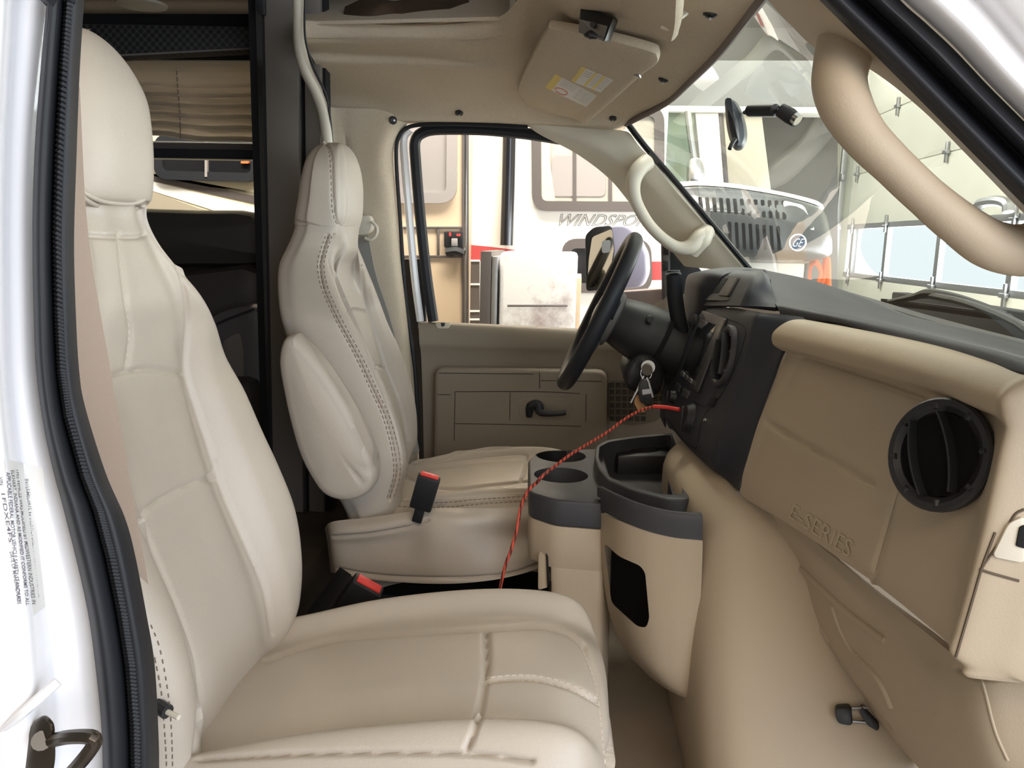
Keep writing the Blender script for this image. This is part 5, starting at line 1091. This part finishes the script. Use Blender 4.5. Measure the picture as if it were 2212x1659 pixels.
# motorhome parked alongside, seen through the driver door window
rvA = thing('cream_motorhome', 'cream motorhome with a tan slide-out and outlined name lettering, parked beyond the driver door window', 'motorhome', P(1200, 700, 4.2))
YW, YS = 4.3, 4.0
def q4(x0, y0, x1, y1, Y): return [P(x0, y0, Y), P(x1, y0, Y), P(x1, y1, Y), P(x0, y1, Y)]
slab('side_wall', [(P(1000, 500, YW).x, YW, GZ+.3), (P(1430, 500, YW).x, YW, GZ+.3), (P(1430, 500, YW).x, YW, 3.0), (P(1000, 500, YW).x, YW, 3.0)], (0, .1, 0), M['rvwhite'], rvA, .004)
slab('slide_out', [(-1.25, YS, GZ+.5), (P(1001, 500, YS).x, YS, GZ+.5), (P(1001, 500, YS).x, YS, 2.9), (-1.25, YS, 2.9)], (0, .3, 0), M['rvtan'], rvA, .004)
for x0, x1, m_ in ((998, 1003, 'rvdark'), (1003, 1008, 'chrome'), (1008, 1012, 'rvdark')): slab('slide_trim', q4(x0, -200, x1, 900, YS-.012), (0, .02, 0), M[m_], rvA, .001)
def frame_win(name, o, Y, m, glassm, w_=.035, th_=.03, parent=rvA):
    o3 = rounded([P(x, y, Y) for x, y in o], .06, 6); c = sum(o3, Vector())/len(o3)
    f = bmo(name, ribbonbm(o3, .03, w_, (0, 1, 0), 1, closed=True), m, parent)
    slab('pane', o3, (0, .006, 0), glassm, f, 0); return f
frame_win('slide_window', [(850, 180), (978, 180), (976, 428), (850, 428)], YS-.01, M['rvgrey'], M['rvgrey'], .05)
for y in (492, 554): slab('locker_frame', q4(870, y-2.5, 1000, y+2.5, YS-.01), (0, .02, 0), M['rvdark'], rvA, .001)
slab('locker_frame', q4(944, 492, 949, 552, YS-.01), (0, .02, 0), M['rvdark'], rvA, .001)
hp = slab('service_panel', rounded(q4(959, 500, 1000, 535, YS-.02), .01), (0, .02, 0), M['black'], rvA, .002)
slab('red_tab', q4(970, 502, 974, 510, YS-.035), (0, .01, 0), M['red'], hp, 0); slab('red_tab', q4(986, 505, 994, 510, YS-.035), (0, .01, 0), M['red'], hp, 0); slab('meter', q4(975, 515, 988, 532, YS-.035), (0, .01, 0), M['rvgrey'], hp, .002)
tube('black_latch', [P(965, 545, YS-.03), P(985, 542, YS-.04), P(1000, 548, YS-.03)], .02, M['black'], rvA, 8, 3)
tube('awning_arm', [P(1102, 200, YW-.06), P(1098, 400, YW-.06), P(1094, 530, YW-.06)], .034, M['gloss'], rvA, 14)
frame_win('large_window', [(1158, 240), (1424, 240), (1424, 447), (1160, 445)], YW-.02, M['rvdark'], mat('window interior', (.42, .38, .33), .25), .05)
slab('inner_curtain', [P(1166, 250, YW-.03), P(1192, 250, YW-.03), P(1188, 350, YW-.03), P(1200, 437, YW-.03), P(1166, 437, YW-.03)], (0, .004, 0), M['rvtan'], rvA, 0)
slab('shade_panel', rounded(q4(1192, 336, 1308, 424, YW-.025), .03), (0, .003, 0), M['rvgrey'], rvA, 0)
for x in (1237, 1314): slab('window_bar', q4(x, 250, x+8, 440, YW-.028), (0, .005, 0), M['rvdark'], rvA, 0)
text_on('name_lettering', 'WINDSPORT', quadfn([(1206, 488), (1424, 489), (1432, 465), (1212, 462)], plane=(Vector((0, YW, 0)), Vector((0, 1, 0))), off=.004), M['rvgrey'], rvA, shear=.35, outline=.012)
slab('red_stripe', [P(1015, 529, YW-.003), P(1060, 533, YW-.003), P(1150, 545, YW-.003), P(1150, 562, YW-.003), P(1015, 562, YW-.003)], (0, .003, 0), M['rvred'], rvA, 0)
slab('red_stripe', q4(1398, 565, 1430, 605, YW-.003), (0, .003, 0), M['rvred'], rvA, 0)
frame_win('small_window', [(1222, 526), (1396, 526), (1398, 622), (1232, 622)], YW-.02, M['rvdark'], M['gloss'], .05)
bm = bmesh.new()
slab('black_stripe', q4(1013, 562, 1036, 720, YW-.004), (0, .003, 0), M['rvdark'], rvA, 0)
for y in (563, 614, 672, 690): slab('stripe_line', q4(1013, y-2, 1036, y+2, YW-.012), (0, .006, 0), M['rvwhite'], rvA, 0)
# motorhome seen through the coach window
rvC = thing('striped_motorhome', 'cream motorhome side with slanting dark and white stripes, seen through the coach window', 'motorhome', (-2.4, 4.7, GZ))
YC = 4.7
slab('side_wall', [(-5, YC, GZ+.3), (P(640, 400, YC).x, YC, GZ+.3), (P(640, 400, YC).x, YC, 2.8), (-5, YC, 2.8)], (0, .1, 0), mat('khaki fibreglass', (.62, .55, .38), .4), rvC, .004)
def st_(nm, pts, m): slab(nm, [P(x, y, YC-.004) for x, y in pts], (0, .004, 0), m, rvC, 0)
st_('tan_stripe', [(200, 330), (330, 380), (585, 430), (585, 400), (330, 350)], mat('pale khaki', (.50, .45, .33), .4))
st_('dark_stripe', [(200, 340), (325, 374), (585, 422), (585, 448), (325, 390), (200, 372)], M['rvdark'])
st_('white_stripe', [(200, 352), (325, 391), (585, 456), (585, 470), (510, 470), (325, 411), (200, 380)], M['rvwhite'])
st_('grey_stripe', [(200, 392), (325, 412), (430, 450), (540, 480), (200, 480)], mat('stripe taupe', (.36, .31, .24), .5))
frame_win('dark_window', [(343, 300), (553, 300), (553, 384), (343, 378)], YC-.03, M['rubber'], M['gloss'], .05, parent=rvC)
slab('window_divider', q4(442, 300, 447, 382, YC-.05), (0, .02, 0), M['rvgrey'], rvC, 0)
slab('amber_marker', rounded(q4(520, 348, 537, 353, YC-.05), .01), (0, .02, 0), M['orange'], rvC, 0)
# old refrigerator
rust = mat('chalky enamel', (.88, .86, .84), .5); nt = rust.node_tree; tc_ = nt.nodes.new('ShaderNodeTexCoord'); n1 = nt.nodes.new('ShaderNodeTexNoise'); n1.inputs['Scale'].default_value = 3.2; n1.inputs['Detail'].default_value = 9; n1.inputs['Roughness'].default_value = .7
r_ = nt.nodes.new('ShaderNodeValToRGB'); r_.color_ramp.elements[0].position = .50; r_.color_ramp.elements[1].position = .66; r_.color_ramp.elements[0].color = (.88, .86, .84, 1); r_.color_ramp.elements[1].color = (.42, .34, .33, 1)
nt.links.new(tc_.outputs['Object'], n1.inputs['Vector']); nt.links.new(n1.outputs['Fac'], r_.inputs[0]); nt.links.new(r_.outputs[0], nt.nodes['Principled BSDF'].inputs['Base Color'])
rf = thing('old_refrigerator', 'scuffed white metal cabinet with stained face standing outside the driver door window', 'cabinet', P(1150, 700, 3.4))
xa, xb_ = P(1078, 600, 3.3).x, P(1246, 600, 3.3).x; zt_ = P(1150, 545, 3.3).z
box('cabinet_body', ((xa+xb_)/2, 3.6, (zt_+GZ)/2), (xb_-xa, .6, zt_-GZ), rust, rf, .02)
slab('dent_line', q4(1096, 658, 1226, 663, 3.298), (0, .004, 0), M['rvgrey'], rf, .001)
box('door_edge', (P(1068, 600, 3.3).x, 3.6, (zt_+GZ)/2-.01), (.025, .6, zt_-GZ-.02), M['steel'], rf, .004)
box('side_frame', (P(1049, 600, 3.3).x, 3.6, (zt_+GZ)/2), (.045, .6, zt_-GZ), M['rvdark'], rf, .004)
box('corner_strip', (P(1038, 600, 3.3).x, 3.55, (zt_+GZ)/2), (.016, .03, zt_-GZ-.01), M['chrome'], rf, .003)
box('wood_side', (P(1251, 600, 3.3).x, 3.6, (zt_+GZ)/2-.05), (.02, .5, zt_-GZ-.1), M['rvtan'], rf, .003)
# driver side door mirror
sm_ = thing('door_mirror', 'boxy exterior door mirror with a lavender-grey shell outside the driver window', 'mirror', P(1330, 620, 2.85))
slab('mirror_shell', rounded([P(1266, 505, 2.86), P(1285, 490, 2.86), P(1350, 486, 2.86), P(1372, 503, 2.86), P(1396, 548, 2.86), P(1398, 590, 2.86), P(1384, 621, 2.86), P(1268, 628, 2.86)], .02), (.02, .09, 0), mat('mirror shell lilac', (.42, .40, .52), .35), sm_, .01, 3)
slab('mirror_rim', rounded([P(1264, 508, 2.85), P(1283, 490, 2.85), P(1322, 487, 2.85), P(1328, 540, 2.85), P(1318, 625, 2.85), P(1266, 630, 2.85)], .015), (.0, .02, 0), M['black'], sm_, .004)
slab('mirror_glass', rounded([P(1272, 560, 2.845), P(1279, 512, 2.845), P(1322, 494, 2.845), P(1326, 540, 2.845), P(1312, 616, 2.845), P(1268, 622, 2.845)], .01), (0, .004, 0), mat('mirror face', (.62, .52, .42), .03, metal=1), sm_, 0)  # tan tint paints the reflected motorhome siding into the glass
slab('convex_glass', rounded([P(1300, 520, 2.842), P(1320, 518, 2.842), P(1318, 545, 2.842), P(1300, 547, 2.842)], .01), (0, .002, 0), M['steel'], sm_, 0)
tube('mirror_arm', [P(1330, 625, 2.9), P(1350, 680, 2.75), P(1400, 720, 2.6)], .03, M['black'], sm_, 12, 3)
slab('outer_door_skin', [P(1330, 630, 2.565), P(1440, 622, 2.555), P(1440, 760, 2.555), P(1330, 760, 2.565)], (0, .05, 0), mat('mauve skin', (.34, .26, .25), .4), sm_, .01)
# second motorhome and clutter ahead, seen through the windshield
rvB = thing('parked_motorhome', 'another motorhome front with green tinted glass and chrome mirror arm, at the windshield upper left', 'motorhome', P(1500, 400, 5.6))
YB = 5.6
slab('tinted_glass', q4(1300, 244, 1500, 430, YB), (0, .03, 0), mat('green tint', (.20, .25, .19), .2), rvB, .003)
slab('front_post', [P(1502, 244, YB-.02), P(1552, 244, YB-.02), P(1566, 430, YB-.02), P(1520, 430, YB-.02)], (0, .1, 0), M['rvwhite'], rvB, .006)
slab('door_gap', [P(1552, 244, YB-.01), P(1562, 244, YB-.01), P(1576, 430, YB-.01), P(1566, 430, YB-.01)], (0, .1, 0), M['rvdark'], rvB, .003)
slab('body_panel', [P(1562, 244, YB), P(1645, 244, YB), P(1668, 430, YB), P(1576, 430, YB)], (0, .1, 0), mat('putty panel', (.52, .47, .38), .5), rvB, .004)
slab('rear_panel', [P(1645, 244, YB+.3), P(1810, 244, YB+.3), P(1810, 700, YB+.3), P(1660, 700, YB+.3)], (0, .1, 0), mat('charcoal panel', (.10, .095, .09), .6), rvB, .004)
slab('roof_fascia', [P(1250, 226, YB-.05), P(1835, 232, YB-.05), P(1835, 244, YB-.05), P(1250, 240, YB-.05)], (0, .2, 0), M['rvwhite'], rvB, .004)
slab('roof_cap', [P(1250, 130, YB), P(1835, 130, YB), P(1835, 232, YB), P(1250, 232, YB)], (0, .2, 0), mat('cap grey', (.24, .24, .235), .5), rvB, .01)
slab('lower_body', [P(1300, 430, YB+.02), P(1660, 430, YB+.02), Vector((P(1660, 500, YB+.02).x, YB+.02, GZ)), Vector((P(1300, 500, YB+.02).x, YB+.02, GZ))], (0, .1, 0), M['rvwhite'], rvB, .004)
tube('mirror_arm', [P(1485, 240, YB-.2), P(1492, 300, YB-.2), P(1500, 350, YB-.2)], .022, M['chrome'], rvB, 10)
slab('mirror_head', rounded([P(1488, 342, YB-.3), P(1512, 338, YB-.3), P(1522, 360, YB-.3), P(1524, 396, YB-.3), P(1486, 396, YB-.3)], .04), (0, .1, 0), M['chrome'], rvB, .01)
ge = thing('vented_appliance', 'grey slotted appliance housing with a round blue and white emblem beyond the windshield', 'appliance', P(1640, 560, 4.3))
YG = 4.3
shell = [PP([(1462, 398, YG+.35), (1520, 396, YG+.35), (1600, 404, YG+.35), (1690, 420, YG+.35), (1755, 436, YG+.40), (1775, 446, YG+.5)]),
         PP([(1462, 404, YG+.12), (1520, 402, YG+.08), (1600, 409, YG+.04), (1690, 424, YG+.02), (1758, 442, YG+.10), (1779, 455, YG+.25)]),
         PP([(1466, 416, YG+.04), (1520, 414, YG), (1600, 418, YG-.02), (1690, 432, YG-.04), (1764, 456, YG+.02), (1786, 470, YG+.2)]),
         PP([(1476, 450, YG+.0), (1530, 448, YG-.06), (1610, 452, YG-.09), (1700, 468, YG-.11), (1775, 488, YG-.03), (1793, 500, YG+.2)]),
         PP([(1490, 466, YG-.02), (1540, 466, YG-.08), (1620, 476, YG-.11), (1705, 492, YG-.13), (1779, 508, YG-.05), (1797, 520, YG+.2)]),
         PP([(1520, 535, YG-.02), (1560, 545, YG-.08), (1630, 552, YG-.11), (1712, 556, YG-.13), (1780, 552, YG-.05), (1797, 545, YG+.2)]),
         PP([(1530, 556, YG+.05), (1565, 562, YG), (1634, 566, YG), (1714, 566, YG), (1776, 560, YG+.03), (1790, 553, YG+.2)])]
gs = sheet('housing', shell, mat('appliance grey', (.07, .075, .08), .25), ge, nu=6, nv=6, thick=.015); Tge = bvh(gs)
sheet('top_lid', [[p+Vector((0, -.01, .012)) for p in r] for r in shell[:2]], M['rvwhite'], ge, nu=4, nv=6, thick=.01)
def slots(y0f, y1f, xs, wd, nm):
    for x in xs:
        Q = [hit(Tge, x, y0f(x), .004), hit(Tge, x+wd, y0f(x), .004), hit(Tge, x+wd+3, y1f(x), .004), hit(Tge, x+3, y1f(x), .004)]
        if all(q is not None for q in Q): slab(nm, rounded(Q, .012), (0, .006, 0), M['void'], gs, 0)
slots(lambda x: 424+(x-1480)*.045, lambda x: 450+(x-1480)*.11, [1508+i*15 for i in range(13)], 8, 'vent_slot')
slots(lambda x: 474+(x-1520)*.09, lambda x: 536+(x-1520)*.03, [1572+i*15 for i in range(8)], 7, 'lower_slot')
stick('painted_highlight', Tge, [(1690, 434), (1735, 445), (1760, 500), (1700, 478)], .004, M['rvwhite'], ge, .02)  # white patch paints a highlight onto the grey housing
q = hit(Tge, 1722, 524); tube('emblem', [q, q+Vector((0, -.008, 0))], .042, mat('emblem blue', (.05, .08, .14), .3), ge, 30)
qq = q+Vector((0, -.010, 0)); tube('emblem_ring', [qq+Vector((math.cos(a), 0, math.sin(a)))*.039 for a in [2*PI*i/30 for i in range(30)]], .004, M['white'], ge, 6, 1, closed=True)
text_on('emblem_script', 'GE', lambda u, v: qq+Vector((-.024+.048*u+.008*v, -.001, -.02+.04*v)), M['white'], ge, shear=.3, bold=-.01)
pb = box('white_crate', (0, 0, 0), (.1, .1, .1), M['rvwhite']); bpy.data.objects.remove(pb)
xa, xb_ = P(1560, 600, YG).x, P(1740, 600, YG).x; zt_ = P(1650, 566, YG+.1).z
wc = thing('white_cabinet', 'plain white cabinet under the slotted grey appliance', 'cabinet', ((xa+xb_)/2, YG+.25, GZ))
box('cabinet_body', ((xa+xb_)/2, YG+.28, (zt_+GZ)/2), (xb_-xa, .5, zt_-GZ), M['rvwhite'], wc, .01)
box('edge_strip', (xb_+.012, YG+.04, (zt_+GZ)/2), (.018, .02, zt_-GZ), M['rvdark'], wc, .002)
osn = tag(bmo('orange_straps', tubebm([P(1746, 612, YG+.12), P(1747, 580, YG+.12), P(1762, 566, YG+.12), P(1775, 590, YG+.12), P(1766, 616, YG+.12), P(1780, 600, YG+.12), P(1786, 556, YG+.12), P(1788, 600, YG+.12), P(1786, 640, YG+.12), P(1760, 640, YG+.12)], .018, 8, 5, flat=.4), M['orange']), 'bunch of orange straps hanging right of the white cabinet', 'strap')
wp = thing('wiper', 'black windshield wiper blade lying outside the lower glass on the right', 'wiper', P(2050, 670, 1.9))
tube('blade', [P(1908, 652, 2.15), P(2000, 662, 2.0), P(2100, 676, 1.86), P(2185, 686, 1.76)], .011, M['black'], wp, 8, 5, flat=.5)
tube('blade_frame', [P(1920, 652, 2.12), P(1970, 642, 2.04), P(2005, 634, 2.0), P(2060, 642, 1.92), P(2120, 660, 1.84), P(2175, 680, 1.77)], [.006, .008, .012, .010, .008, .006], M['black'], wp, 8, 5)
tube('wiper_arm', [P(2010, 638, 1.99), P(2090, 655, 1.8), P(2200, 700, 1.5), P(2280, 770, 1.35)], .008, M['black'], wp, 8, 3)
struct(tube('trim_14', [P(1650, 612, 2.45), P(1800, 640, 2.12), P(2000, 702, 1.66), P(2212, 765, 1.2), P(2330, 790, 1.0)], .02, M['black'], None, 8, 4))
